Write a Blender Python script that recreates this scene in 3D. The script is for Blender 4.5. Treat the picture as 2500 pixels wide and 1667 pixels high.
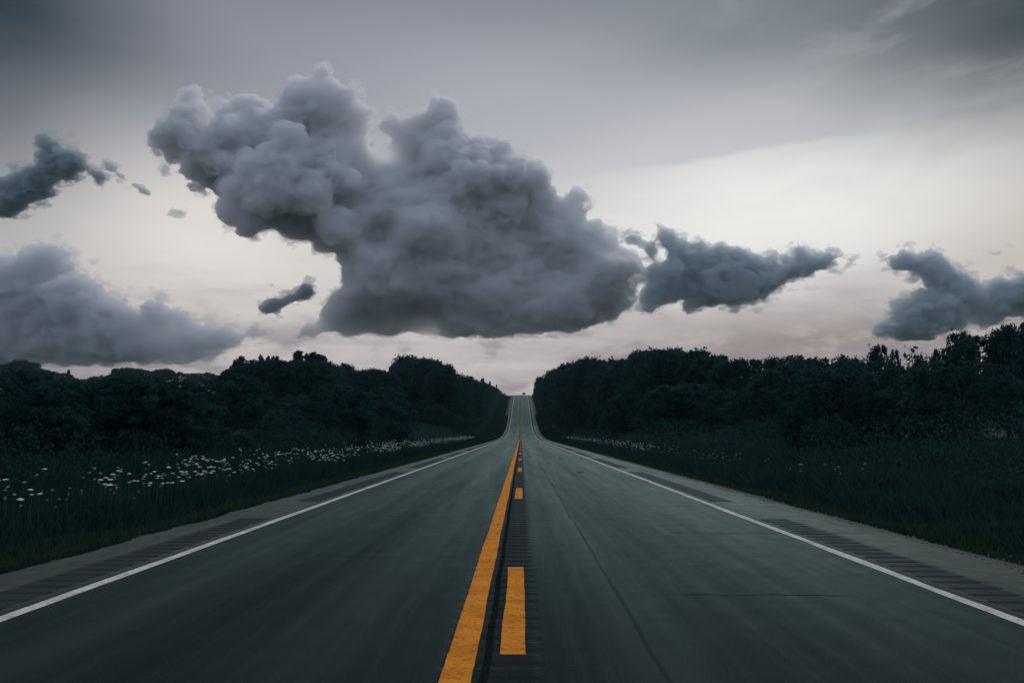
import bpy, math, random
import numpy as np

# ------------------------------------------------------------------ scene, camera, sky, sun, exposure
S = bpy.context.scene
for o in list(bpy.data.objects):
    bpy.data.objects.remove(o)
R = math.radians
RNG = np.random.default_rng(11)
random.seed(5)

FPX, CX, CY = 2060.0, 1250.0, 833.5          # focal length and centre, in photograph pixels (2500 wide)
CAM_Z = 1.334
PITCH = math.atan((1057.0 - CY) / FPX)
YAW = math.atan((1272.0 - CX) / FPX)         # the road's direction is +Y; the lens looks a little left of it

cam_d = bpy.data.cameras.new('camera')
cam = bpy.data.objects.new('camera', cam_d)
S.collection.objects.link(cam)
cam_d.sensor_width = 36.0
cam_d.lens = FPX / 2500.0 * 36.0
cam_d.clip_start, cam_d.clip_end = 0.1, 60000.0
cam.location = (0.0, 0.0, CAM_Z)
cam.rotation_euler = (R(90) + PITCH, 0.0, YAW)
S.camera = cam

S.render.engine = 'CYCLES'
S.view_settings.view_transform = 'Standard'
S.view_settings.look = 'None'
S.view_settings.exposure = 0.0
S.view_settings.gamma = 1.0
S.cycles.use_denoising = True
S.cycles.max_bounces = 14
S.cycles.diffuse_bounces = 3
S.cycles.glossy_bounces = 2
S.cycles.transmission_bounces = 2
S.cycles.volume_bounces = 14
S.cycles.transparent_max_bounces = 24
S.cycles.sample_clamp_indirect = 6.0


def lin(r, g, b):
    f = lambda c: (c / 255.0) / 12.92 if c <= 10 else ((c / 255.0 + 0.055) / 1.055) ** 2.4
    return (f(r), f(g), f(b), 1.0)


def ray(x, y):
    """Direction in the world of a point of the photograph."""
    a, b = (x - CX) / FPX, -(y - CY) / FPX
    cp, sp = math.cos(PITCH), math.sin(PITCH)
    v = np.array([a, cp - b * sp, sp + b * cp])
    cy, sy = math.cos(YAW), math.sin(YAW)
    return np.array([v[0] * cy - v[1] * sy, v[0] * sy + v[1] * cy, v[2]])


def at(x, y, Y):
    """The point of the world at distance Y along the road behind photograph point (x, y)."""
    v = ray(x, y)
    return np.array([0, 0, CAM_Z]) + v * (Y / v[1])


def azel(x, y):
    v = ray(x, y)
    return math.atan2(v[0], v[1]), math.asin(v[2] / np.linalg.norm(v))


class E:
    """A float socket with arithmetic, to write node formulas as text."""
    tree = None

    def __init__(s, sock): s.k = sock

    @classmethod
    def op(c, o, *a, clamp=False):
        n = c.tree.nodes.new('ShaderNodeMath')
        n.operation = o
        n.use_clamp = clamp
        for i, v in enumerate(a):
            if isinstance(v, E):
                c.tree.links.new(v.k, n.inputs[i])
            else:
                n.inputs[i].default_value = v
        return E(n.outputs[0])

    def __add__(s, o): return E.op('ADD', s, o)
    __radd__ = __add__
    def __sub__(s, o): return E.op('SUBTRACT', s, o)
    def __rsub__(s, o): return E.op('SUBTRACT', o, s)
    def __mul__(s, o): return E.op('MULTIPLY', s, o)
    __rmul__ = __mul__
    def __truediv__(s, o): return E.op('DIVIDE', s, o)


def sstep(x, a, b, tree):
    n = tree.nodes.new('ShaderNodeMapRange')
    n.interpolation_type = 'SMOOTHSTEP'
    tree.links.new(x.k, n.inputs[0])
    n.inputs[1].default_value, n.inputs[2].default_value = a, b
    return E(n.outputs[0])


def mixc(tree, f, a, b, mode='MIX'):
    n = tree.nodes.new('ShaderNodeMix')
    n.data_type, n.blend_type = 'RGBA', mode
    for s, v in ((n.inputs[0], f), (n.inputs[6], a), (n.inputs[7], b)):
        if isinstance(v, E):
            tree.links.new(v.k, s)
        elif hasattr(v, 'is_output'):
            tree.links.new(v, s)
        else:
            s.default_value = v
    return n.outputs[2]


def noise_node(tree, vec, scale, detail=5.0, rough=0.55, dist=0.0):
    n = tree.nodes.new('ShaderNodeTexNoise')
    n.inputs['Scale'].default_value = scale
    n.inputs['Detail'].default_value = detail
    n.inputs['Roughness'].default_value = rough
    n.inputs['Distortion'].default_value = dist
    if vec is not None:
        tree.links.new(vec, n.inputs['Vector'])
    return E(n.outputs[0])


def combine(tree, x, y, z):
    n = tree.nodes.new('ShaderNodeCombineXYZ')
    for i, v in enumerate((x, y, z)):
        if isinstance(v, E):
            tree.links.new(v.k, n.inputs[i])
        else:
            n.inputs[i].default_value = v
    return n.outputs[0]


SUN_AZ, SUN_EL = R(16.0), R(42.0)


def build_world():
    w = bpy.data.worlds.new('World')
    S.world = w
    w.use_nodes = True
    t = w.node_tree
    t.nodes.clear()
    E.tree = t
    tc = t.nodes.new('ShaderNodeTexCoord')
    sp = t.nodes.new('ShaderNodeSeparateXYZ')
    t.links.new(tc.outputs['Generated'], sp.inputs[0])
    X, Y, Z = (E(o) for o in sp.outputs)
    az = E.op('ARCTAN2', X, Y)
    el = E.op('ARCSINE', Z)
    # the high deck of cloud: tone by elevation, then broad lighter and darker sheets of it
    ramp = t.nodes.new('ShaderNodeValToRGB')
    cr = ramp.color_ramp
    cr.interpolation = 'B_SPLINE'
    stops = [(0.0, (184, 176, 176)), (4.5, (190, 182, 182)), (8, (200, 194, 191)), (13, (196, 194, 194)),
             (18, (172, 174, 181)), (23, (150, 154, 163)), (28, (122, 127, 137)), (38, (120, 128, 144)), (55, (134, 142, 160)), (90, (128, 140, 158))]
    for i, (a, c) in enumerate(stops):
        e = cr.elements[i] if i < 2 else cr.elements.new(a / 90.0)
        e.position = a / 90.0
        e.color = lin(*c)
    t.links.new(E.op('DIVIDE', el, R(90)).k, ramp.inputs[0])
    col = ramp.outputs[0]
    big = noise_node(t, combine(t, az * 2.2, el * 6.0, 0.3), 1.0, 4.0, 0.55, 0.3) - 0.5
    azw = az + big * 0.16
    elw = el + big * 0.07

    def lobe(col, x, y, sx, sy, c, wgt):
        a, e = azel(x, y)
        u = (azw - a) / (sx / FPX)
        v = (elw - e) / (sy / FPX)
        g = E.op('EXPONENT', (u * u + v * v) * -1.0) * wgt
        return mixc(t, g, col, lin(*c))
    for L in SKY_LOBES:
        col = lobe(col, *L)
    # the lower edge of the grey altostratus sheet, on the right
    a0, e0 = azel(1500, 425)
    a1, e1 = azel(2220, 300)
    k = (e1 - e0) / (a1 - a0)
    wob = noise_node(t, combine(t, az * 9.0, 0.0, 4.2), 1.0, 2.0, 0.5) - 0.5
    h = el - ((az - a0) * k + e0) - wob * 0.035
    am, em = azel(1900, 330)
    u = (az - am) / (420 / FPX)
    win = E.op('EXPONENT', u * u * -1.0)
    f = sstep(h, -0.002, 0.007, t) * E.op('EXPONENT', E.op('MAXIMUM', h, 0.0) * -9.0) * win * 0.6
    col = mixc(t, f, col, lin(178, 181, 187))
    ci = noise_node(t, combine(t, az * 6.0 + el * 3.0, el * 15.0 - az * 3.5, 8.0), 1.0, 6.0, 0.58, 0.5)
    ciw = sstep(az, R(4), R(24), t) * sstep(el, R(13), R(17), t)
    col = mixc(t, sstep(ci, 0.50, 0.70, t) * ciw * 0.2, col, lin(205, 205, 206))
    col = mixc(t, sstep(1.0 - ci, 0.52, 0.72, t) * ciw * 0.14, col, lin(120, 127, 135))
    # thin streaks and low ragged bands
    st = noise_node(t, combine(t, az * 5.0, el * 34.0, 1.7), 1.0, 5.0, 0.55, 0.4)
    low = (1.0 - sstep(el, R(7.0), R(12.5), t))
    streak = sstep(st, 0.42, 0.75, t) * (low * 0.45 + 0.05)
    col = mixc(t, streak, col, lin(150, 144, 148))
    fl = noise_node(t, combine(t, az * 13.0, el * 30.0, 3.1), 1.0, 5.0, 0.55, 0.25)
    flk = sstep(fl, 0.48, 0.66, t) * (1.0 - sstep(el, R(5.0), R(9.5), t)) * 0.72
    col = mixc(t, flk, col, lin(138, 128, 136))
    fh = sstep(1.0 - fl, 0.52, 0.70, t) * (1.0 - sstep(el, R(5.0), R(9.5), t)) * 0.35
    col = mixc(t, fh, col, lin(212, 204, 202))
    # away from the bright quarter the deck is a dim slate grey
    back = sstep(E.op('ABSOLUTE', az), R(42), R(100), t) * (1.0 - sstep(el, R(38), R(60), t))
    col = mixc(t, back, col, lin(*SKY_BACK))
    dn = sstep(el, R(-6), R(-1), t)
    col = mixc(t, dn, lin(40, 48, 46), col)
    sky = t.nodes.new('ShaderNodeTexSky')
    sky.sky_type = 'NISHITA'
    sky.sun_disc = False
    sky.sun_elevation = SUN_EL
    sky.sun_rotation = SUN_AZ
    bg1 = t.nodes.new('ShaderNodeBackground')      # clear sky, mostly hidden by the deck
    t.links.new(sky.outputs[0], bg1.inputs[0])
    bg1.inputs[1].default_value = 0.05
    bg2 = t.nodes.new('ShaderNodeBackground')
    t.links.new(col, bg2.inputs[0])
    bg2.inputs[1].default_value = 1.0
    ms = t.nodes.new('ShaderNodeMixShader')
    ms.inputs[0].default_value = 0.96
    t.links.new(bg1.outputs[0], ms.inputs[1])
    t.links.new(bg2.outputs[0], ms.inputs[2])
    out = t.nodes.new('ShaderNodeOutputWorld')
    t.links.new(ms.outputs[0], out.inputs[0])
    w.cycles.sampling_method = 'MANUAL'
    w.cycles.sample_map_resolution = 1024


SKY_BACK = (166, 178, 194)
SKY_LOBES = [   # x, y, width, height (photograph pixels of sky), colour, weight
    (620, 170, 480, 190, (150, 152, 163), 0.75),
    (1950, 505, 640, 220, (243, 242, 238), 1.0),
    (500, 575, 430, 180, (230, 225, 219), 0.95),
    (1250, 240, 420, 150, (177, 181, 191), 0.6),
    (2560, 620, 220, 170, (198, 184, 170), 0.6),
    (1980, 835, 460, 105, (147, 136, 133), 0.95),
    (90, 850, 330, 110, (132, 127, 132), 0.7),
    (1260, 890, 260, 90, (204, 196, 196), 0.8),
    (2080, 20, 460, 120, (92, 106, 114), 0.75),
    (2600, -40, 460, 250, (36, 56, 62), 1.0),
    (-60, 190, 240, 340, (80, 87, 97), 0.75),
    (-20, -20, 400, 160, (36, 54, 62), 0.95),
]
build_world()

sun_d = bpy.data.lights.new('sun', 'SUN')
sun = bpy.data.objects.new('sun', sun_d)
S.collection.objects.link(sun)
sun_d.energy = 0.9
sun_d.angle = R(25.0)
sun_d.color = (1.0, 0.95, 0.88)
sun.rotation_euler = (R(90) - SUN_EL, 0.0, math.pi - SUN_AZ)


# ------------------------------------------------------------------ helpers
def tag(o, label=None, cat=None, group=None, kind=None):
    for k, v in (('label', label), ('category', cat), ('group', group), ('kind', kind)):
        if v:
            o[k] = v
    return o


def link(o, parent=None):
    S.collection.objects.link(o)
    if parent is not None:
        o.parent = parent
    return o


def empty(name, loc, rz=0.0):
    o = bpy.data.objects.new(name, None)
    o.location, o.rotation_euler = loc, (0, 0, rz)
    return link(o)


def mesh_np(name, V, F, mats, mat_idx=None, smooth=False):
    """V (n,3); F a list of (m,k) index arrays."""
    me = bpy.data.meshes.new(name)
    V = np.ascontiguousarray(V, np.float32)
    F = [np.asarray(f, np.int32) for f in (F if isinstance(F, list) else [F]) if len(f)]
    me.vertices.add(len(V))
    me.vertices.foreach_set('co', V.ravel())
    loops = np.concatenate([f.ravel() for f in F])
    tot = np.concatenate([np.full(len(f), f.shape[1], np.int32) for f in F])
    start = np.concatenate([[0], np.cumsum(tot)[:-1]]).astype(np.int32)
    me.loops.add(len(loops))
    me.loops.foreach_set('vertex_index', loops)
    me.polygons.add(len(tot))
    me.polygons.foreach_set('loop_start', start)
    me.polygons.foreach_set('loop_total', tot)
    if mat_idx is not None:
        me.polygons.foreach_set('material_index', np.asarray(mat_idx, np.int32))
    me.polygons.foreach_set('use_smooth', np.full(len(tot), bool(smooth)))
    for m in (mats if isinstance(mats, (list, tuple)) else [mats]):
        me.materials.append(m)
    me.update(calc_edges=True)
    return me


def obj(name, me, parent=None):
    return link(bpy.data.objects.new(name, me), parent)


class MB:
    """Collects boxes, tubes and prisms into one mesh."""
    def __init__(s): s.V, s.F, s.M, s.n = [], {}, {}, 0

    def add(s, V, F, m=0):
        V = np.asarray(V, float)
        for f in F:
            s.F.setdefault(len(f), []).append([i + s.n for i in f])
            s.M.setdefault(len(f), []).append(m)
        s.V.append(V)
        s.n += len(V)

    def box(s, c, d, m=0, taper=1.0):
        x, y, z = (v / 2 for v in d)
        P = [(-x, -y, -z), (x, -y, -z), (x, y, -z), (-x, y, -z)] + [(-x * taper, -y * taper, z), (x * taper, -y * taper, z), (x * taper, y * taper, z), (-x * taper, y * taper, z)]
        s.add(np.array(P) + np.array(c), [(3, 2, 1, 0), (4, 5, 6, 7), (0, 1, 5, 4), (1, 2, 6, 5), (2, 3, 7, 6), (3, 0, 4, 7)], m)

    def tube(s, pts, rad, n=7, m=0):
        pts = np.asarray(pts, float)
        rad = np.broadcast_to(np.asarray(rad, float), (len(pts),))
        rings = []
        for i, p in enumerate(pts):
            d = pts[min(i + 1, len(pts) - 1)] - pts[max(i - 1, 0)]
            d = d / (np.linalg.norm(d) + 1e-9)
            a = np.cross(d, (0, 0, 1) if abs(d[2]) < 0.9 else (1, 0, 0))
            a /= np.linalg.norm(a)
            b = np.cross(d, a)
            th = np.arange(n) / n * 2 * math.pi
            rings.append(p + rad[i] * (np.cos(th)[:, None] * a + np.sin(th)[:, None] * b))
        F = []
        for i in range(len(pts) - 1):
            for j in range(n):
                k = (j + 1) % n
                F.append((i * n + j, i * n + k, (i + 1) * n + k, (i + 1) * n + j))
        F.append(tuple(range(n))[::-1])
        F.append(tuple((len(pts) - 1) * n + j for j in range(n)))
        s.add(np.concatenate(rings), F, m)

    def prism(s, prof, x0, x1, m=0):
        """A (y, z) outline pushed from x0 to x1."""
        n = len(prof)
        V = [(x0, y, z) for y, z in prof] + [(x1, y, z) for y, z in prof]
        F = [(i, (i + 1) % n, n + (i + 1) % n, n + i) for i in range(n)]
        F += [tuple(range(n))[::-1], tuple(range(n, 2 * n))]
        s.add(V, F, m)

    def mesh(s, name, mats, smooth=False):
        ks = sorted(s.F)
        return mesh_np(name, np.concatenate(s.V), [np.array(s.F[k]) for k in ks], mats, np.concatenate([s.M[k] for k in ks]), smooth)


def material(name, base=(0.1, 0.1, 0.1), rough=0.8, spec=0.5, metal=0.0, vary=0.25, scale=3.0, bump=0.0, coord='Object', alt=None):
    """Principled material with a patchy procedural colour."""
    m = bpy.data.materials.new(name)
    m.use_nodes = True
    t = m.node_tree
    E.tree = t
    b = t.nodes['Principled BSDF']
    tc = t.nodes.new('ShaderNodeTexCoord')
    n = noise_node(t, tc.outputs[coord], scale, 5.0, 0.6)
    lo = tuple(c * (1 - vary) for c in base) + (1,)
    hi = tuple(min(1, c * (1 + vary)) for c in (alt or base)) + (1,)
    c = mixc(t, sstep(n, 0.3, 0.7, t), lo, hi)
    t.links.new(c, b.inputs['Base Color'])
    b.inputs['Roughness'].default_value = rough
    b.inputs['Specular IOR Level'].default_value = spec
    b.inputs['Metallic'].default_value = metal
    if bump:
        bn = t.nodes.new('ShaderNodeBump')
        bn.inputs['Strength'].default_value = bump
        n2 = noise_node(t, tc.outputs[coord], scale * 14, 4.0, 0.6)
        t.links.new(n2.k, bn.inputs['Height'])
        t.links.new(bn.outputs[0], b.inputs['Normal'])
    return m


# ------------------------------------------------------------------ clouds: closed volumes of scattering air
def up_noise(shape, cell, rng):
    """Smooth value noise on a grid; cell = feature size in grid steps per axis."""
    dims = [int(math.ceil(s / c)) + 2 for s, c in zip(shape, cell)]
    a = rng.standard_normal(dims).astype(np.float32)
    for ax in range(3):
        p = np.arange(shape[ax], dtype=np.float32) / cell[ax]
        i = p.astype(int)
        f = p - i
        f = (f * f * (3 - 2 * f)).astype(np.float32)
        sh = [1, 1, 1]
        sh[ax] = -1
        f = f.reshape(sh)
        a = np.take(a, i, ax) * (1 - f) + np.take(a, i + 1, ax) * f
    return a


def fbm(shape, cell, octs, rng, gain=0.5, aniso=(1, 1, 1)):
    out, amp = 0, 1.0
    for _ in range(octs):
        out = out + amp * up_noise(shape, [max(1.5, cell * k) for k in aniso], rng)
        cell, amp = cell / 2.0, amp * gain
        if cell < 1.4:
            break
    return out


def sdf_poly(P, gx, gz):
    """Distance to a closed outline, positive inside."""
    X, Z = np.meshgrid(gx, gz, indexing='ij')
    d = np.full(X.shape, 1e18)
    ins = np.zeros(X.shape, bool)
    for (x0, z0), (x1, z1) in zip(P, np.roll(P, -1, 0)):
        ex, ez = x1 - x0, z1 - z0
        t = np.clip(((X - x0) * ex + (Z - z0) * ez) / (ex * ex + ez * ez + 1e-9), 0, 1)
        d = np.minimum(d, (X - x0 - t * ex) ** 2 + (Z - z0 - t * ez) ** 2)
        c = ((z0 > Z) != (z1 > Z))
        with np.errstate(divide='ignore', invalid='ignore'):
            xi = x0 + (Z - z0) * ex / (ez if abs(ez) > 1e-9 else 1e-9)
        ins ^= c & (X < xi)
    d = np.sqrt(d)
    return np.where(ins, d, -d).astype(np.float32)


def surface_net(g, org, cell):
    """Quads round every sign change of g (inside > 0)."""
    s = g > 0
    n0, n1, n2 = [k - 1 for k in g.shape]
    cnt = np.zeros((n0, n1, n2), np.uint8)
    for a in (0, 1):
        for b in (0, 1):
            for c in (0, 1):
                cnt += s[a:a + n0, b:b + n1, c:c + n2]
    act = (cnt > 0) & (cnt < 8)
    I, J, K = np.nonzero(act)
    idx = np.full(act.shape, -1, np.int32)
    idx[I, J, K] = np.arange(len(I))
    acc = np.zeros((len(I), 3), np.float32)
    num = np.zeros(len(I), np.float32)
    cor = [(a, b, c) for a in (0, 1) for b in (0, 1) for c in (0, 1)]
    for p in cor:
        for ax in range(3):
            if p[ax]:
                continue
            q = list(p)
            q[ax] = 1
            v0 = g[I + p[0], J + p[1], K + p[2]]
            v1 = g[I + q[0], J + q[1], K + q[2]]
            m = (v0 > 0) != (v1 > 0)
            t = np.where(m, v0 / (v0 - v1 + np.where(m, 0, 1)), 0)
            for ay in range(3):
                acc[:, ay] += np.where(m, p[ay] + (t if ay == ax else 0), 0)
            num += m
    V = (np.stack([I, J, K], 1) + acc / np.maximum(num, 1)[:, None]) * cell + org
    quads = []
    for ax in range(3):
        u, v = (ax + 1) % 3, (ax + 2) % 3
        sl0 = [slice(1, n0), slice(1, n1), slice(1, n2)]
        sl0[ax] = slice(0, [n0, n1, n2][ax])
        sl1 = list(sl0)
        sl1[ax] = slice(1, [n0, n1, n2][ax] + 1)
        A, B = s[tuple(sl0)], s[tuple(sl1)]
        for flip, M in ((False, A & ~B), (True, ~A & B)):
            P = np.stack(np.nonzero(M), 1)
            P[:, u] += 1
            P[:, v] += 1
            c = []
            for du, dv in ((-1, -1), (0, -1), (0, 0), (-1, 0)):
                Q = P.copy()
                Q[:, u] += du
                Q[:, v] += dv
                c.append(idx[Q[:, 0], Q[:, 1], Q[:, 2]])
            q = np.stack(c, 1)
            quads.append(q[:, ::-1] if flip else q)
    return V, np.concatenate(quads)


def drop_islands(V, F, least):
    """Leave out loose flecks with fewer corners than least."""
    lab = np.arange(len(V))
    E_ = np.concatenate([F[:, [0, 1]], F[:, [1, 2]], F[:, [2, 3]]])
    for _ in range(400):
        m = np.minimum(lab[E_[:, 0]], lab[E_[:, 1]])
        new = lab.copy()
        np.minimum.at(new, E_[:, 0], m)
        np.minimum.at(new, E_[:, 1], m)
        new = new[new]
        if (new == lab).all():
            break
        lab = new
    size = np.bincount(lab, minlength=len(V))
    keep = size[lab] >= least
    re = np.cumsum(keep) - 1
    return V[keep], re[F[keep[F[:, 0]]]]


def cloud_material(name, density, color, aniso=0.25):
    m = bpy.data.materials.new(name)
    m.use_nodes = True
    t = m.node_tree
    t.nodes.clear()
    v = t.nodes.new('ShaderNodeVolumePrincipled')
    v.inputs['Color'].default_value = (*color, 1)
    v.inputs['Density'].default_value = density
    v.inputs['Anisotropy'].default_value = aniso
    o = t.nodes.new('ShaderNodeOutputMaterial')
    t.links.new(v.outputs[0], o.inputs['Volume'])
    m.cycles.homogeneous_volume = True
    return m


def make_cloud(outlines, D, px, rad, mat, label, seed, flat=1.0, puff=1.0, rag=1.0, holes=(), lobes=(), thins=()):
    """outlines: photograph points; D distance; px grid step in photograph pixels; rad the rounding (half thickness) in pixels."""
    rng = np.random.default_rng(seed)
    sc = D / FPX
    cell = px * sc
    def conv(P):
        Q = [at(x, y, D) for x, y in P]
        return np.array([(q[0], q[2]) for q in Q])
    Ps = [conv(P) for P in outlines]
    allp = np.concatenate(Ps)
    mg = 14 * cell
    R0 = rad * sc
    lo, hi = allp.min(0) - mg, allp.max(0) + mg
    gx = np.arange(lo[0], hi[0], cell)
    gz = np.arange(lo[1], hi[1], cell)
    depth = R0 * flat * 1.25 + max([abs(l[3]) * sc + l[2] * sc for l in lobes], default=0) + 6 * cell
    ny = int(2 * depth / cell) + 2
    gy = (np.arange(ny) - ny / 2) * cell
    s = np.full((len(gx), len(gz)), -1e9, np.float32)
    for P in Ps:
        s = np.maximum(s, sdf_poly(P, gx, gz))
    for P in holes:
        s = np.minimum(s, -sdf_poly(conv(P), gx, gz))
    shape = (len(gx), ny, len(gz))
    # vary the thickness so that the front swells and sinks
    thick = 1.0 + 0.28 * up_noise((len(gx), 2, len(gz)), (90 / px, 2, 70 / px), rng)[:, 0, :]
    thick = np.clip(thick, 0.45, 1.7)
    for (tx, ty, tr, tf) in thins:              # places where the cloud is thin (tf < 1) or deep
        q = at(tx, ty, D)
        d2 = (gx[:, None] - q[0]) ** 2 + (gz[None, :] - q[2]) ** 2
        thick *= 1 - (1 - tf) * np.exp(-d2 / (tr * sc) ** 2)
    yoff = up_noise((len(gx), 2, len(gz)), (150 / px, 2, 110 / px), rng)[:, 0, :] * R0 * 0.22 * flat
    sB = s[:, None, :]
    y = (gy[None, :, None] - yoff[:, None, :]) / (flat * thick[:, None, :])
    e = np.clip(R0 - sB, 0, None)
    g = (R0 - np.sqrt(e * e + y * y)).astype(np.float32)
    # far outside the outline nothing may grow
    # cauliflower: spheres seeded on the skin, three sizes, mostly on its upper and front sides
    XX = (gx, gy, gz)
    def splat(c, r, k):
        sl, d2 = [], 0
        for ax in range(3):
            i0 = max(0, int((c[ax] - r * 1.5 - XX[ax][0]) / cell))
            i1 = min(shape[ax], int((c[ax] + r * 1.5 - XX[ax][0]) / cell) + 2)
            if i1 <= i0:
                return
            sl.append(slice(i0, i1))
            sh = [1, 1, 1]
            sh[ax] = -1
            d2 = d2 + (XX[ax][i0:i1].reshape(sh) - c[ax]) ** 2
        sl = tuple(sl)
        b = (r - np.sqrt(d2)).astype(np.float32)
        a = g[sl]
        h = np.clip(0.5 + 0.5 * (b - a) / k, 0, 1)
        g[sl] = a * (1 - h) + b * h + k * h * (1 - h)
    for (lx, ly, lr, ldep) in lobes:
        q = at(lx, ly, D)
        splat((q[0], -ldep * sc, q[2]), lr * sc, lr * sc * 0.55)
    # cauliflower: folded noise in four sizes, full on the upper and front sides, weak on the flat base
    gzn = (gz - allp[:, 1].min()) / max(1.0, allp[:, 1].max() - allp[:, 1].min())
    upw = np.clip(0.12 + 1.7 * gzn ** 1.3, 0.15, 1.0)[None, None, :].astype(np.float32)
    bl = 0
    for c_, am in ((46, 15), (25, 7.0), (13, 3.4), (7.0, 2.0)):
        if c_ / px < 1.6:
            continue
        n_ = np.abs(up_noise(shape, (c_ / px,) * 3, rng))
        bl = bl + (np.minimum(n_, 1.6) - 0.55) * (am * sc * puff)
    g += bl * upw
    del bl
    for (n, r0, r1) in ((int(700 * puff), 0.035, 0.11),):
        band = np.abs(g) < cell * 1.2
        cand = np.stack(np.nonzero(band), 1)
        cand = cand[rng.integers(0, len(cand), n * 6)]
        cand = cand[(cand > 0).all(1) & (cand < np.array(shape) - 1).all(1)]
        i, j, k_ = cand.T
        nx, ny_, nz = g[i - 1, j, k_] - g[i + 1, j, k_], g[i, j - 1, k_] - g[i, j + 1, k_], g[i, j, k_ - 1] - g[i, j, k_ + 1]
        nn = np.sqrt(nx * nx + ny_ * ny_ + nz * nz) + 1e-6
        nrm = np.stack([nx, ny_, nz], 1) / nn[:, None]
        keep = (nrm[:, 2] > 0.1 * rng.random(len(nrm))) & (nrm[:, 1] < 0.5)
        cand, nrm = cand[keep][:n], nrm[keep][:n]
        for cc, nv in zip(cand, nrm):
            r = max(R0 * (r0 + (r1 - r0) * rng.random() ** 1.6) * 0.8, 1.6 * cell)
            p = np.array([gx[cc[0]], gy[cc[1]], gz[cc[2]]]) - nv * r * (0.5 + 0.35 * rng.random())
            splat(p, r, r * 0.3)
    nz = fbm(shape, 30 / px, 5, rng, 0.62, (1.25, 1.0, 0.9))
    low = np.clip(1 - sB / (45 * sc), 0, 1)
    g += nz * (cell * 2.1 * rag)
    # wisps: a thin torn veil round the dense body
    n2 = fbm(shape, 20 / px, 5, rng, 0.68, (1.5, 1.2, 0.8))
    gw = g + n2 * (cell * 4.6 * rag) - cell * 1.2
    g = g - cell * 1.6 * rag
    del nz, n2, low
    for ax in range(3):
        e0 = [slice(None)] * 3
        e0[ax] = [0, -1]
        g[tuple(e0)] = -cell
        gw[tuple(e0)] = -cell
    c = np.array([(lo[0] + hi[0]) / 2, 0, allp[:, 1].min()])
    org = np.array([gx[0], gy[0], gz[0]])
    V, F = surface_net(g, org, cell)
    V, F = drop_islands(V, F, max(30, int(len(V) * .02)))
    o = obj('cloud', mesh_np('cloud', V - c, F, mat[0]))
    o.location = (c[0], D, c[2])
    V, F = surface_net(gw, org, cell)
    V, F = drop_islands(V, F, max(140, int(len(V) * .015)))
    obj('wisps', mesh_np('wisps', V - c, F, mat[1]), o)
    tag(o, label, 'cloud')
    return o


VK = 2500.0 / 2352.0
def vp(*a):
    return [(a[i] * VK, a[i + 1] * VK) for i in range(0, len(a), 2)]

MAIN = vp(355,330, 375,315, 395,300, 400,270, 415,245, 425,222, 445,212, 466,217, 478,240, 484,262, 478,290, 490,308, 502,296, 505,270,
          514,240, 530,243, 555,226, 578,222, 606,228, 622,250, 640,250, 652,232, 655,205, 675,186, 705,182, 722,165, 742,155, 757,170, 782,184, 806,194,
          822,206, 830,224, 836,250, 852,270, 860,292, 848,318, 862,345, 885,352, 892,335, 868,300, 872,286, 882,276, 900,280, 923,270, 950,264, 960,255, 977,242, 985,224, 1005,218, 1024,220,
          1038,232, 1055,252, 1065,274, 1069,292, 1084,300, 1101,315, 1130,334, 1157,324, 1180,330, 1185,348, 1222,361, 1238,380, 1263,407,
          1277,428, 1291,444, 1300,437, 1318,432, 1341,435, 1355,453, 1355,480, 1350,504, 1383,522, 1406,536, 1413,541, 1422,560, 1440,578,
          1467,597, 1486,610, 1510,626, 1495,650, 1472,656, 1462,675, 1463,688, 1450,707, 1421,730, 1380,748, 1339,758, 1307,767, 1270,770,
          1203,771, 1140,779, 1084,780, 1019,775, 964,770, 894,773, 835,766, 743,767, 720,779, 697,775, 683,774, 692,752, 711,743, 729,738,
          743,720, 752,702, 770,679, 789,658, 789,642, 780,619, 770,600, 762,582, 743,577, 724,576, 716,562, 692,550, 670,552, 651,552, 628,531, 610,535,
          596,536, 592,546, 578,531, 559,517, 536,504, 517,490, 522,472, 514,458, 500,444, 485,439, 463,426, 435,421, 431,407, 439,385, 426,371, 407,361, 385,371, 370,357, 352,339)
SCUD_R = vp(1429,547, 1445,528, 1465,526, 1470,540, 1496,545, 1507,521, 1528,528, 1550,540, 1587,548, 1601,544, 1629,558, 1661,564, 1698,579, 1730,579, 1757,577,
            1776,583, 1786,602, 1799,588, 1817,588, 1815,572, 1832,569, 1845,583, 1864,579, 1891,583, 1907,597, 1918,610, 1951,606, 1947,618, 1914,618, 1891,626, 1868,636, 1845,639, 1813,647,
            1794,657, 1771,675, 1753,693, 1707,703, 1684,709, 1652,705, 1611,714, 1574,728, 1560,717, 1558,698, 1537,703, 1496,723, 1482,719, 1460,692, 1462,655, 1490,648, 1480,626, 1493,600, 1470,574, 1445,566)
DARK_R = vp(2046,586, 2070,573, 2098,580, 2135,579, 2168,597, 2190,610, 2218,615, 2241,625, 2246,648, 2263,652, 2273,629, 2296,623, 2319,629, 2360,622, 2500,606, 2510,720,
            2352,727, 2305,740, 2259,754, 2232,744, 2190,768, 2144,784, 2088,786, 2052,781, 2024,771, 2006,758, 2006,742, 2042,722, 2052,698, 2084,680, 2116,671, 2135,660, 2121,634, 2088,629, 2066,620, 2052,603)
DARK_R2 = vp(2014,586, 2022,578, 2034,586, 2040,598, 2030,603)
DARK_L = vp(-130,420, 0,411, 17,399, 34,382, 75,378, 84,357, 101,348, 88,324, 94,309, 114,305, 130,310, 151,327, 184,344, 198,361, 218,378, 239,399, 247,416, 239,428, 218,416, 198,399,
            181,404, 168,424, 138,420, 118,437, 105,453, 75,467, 51,479, 21,500, 0,496, -130,515)
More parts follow.
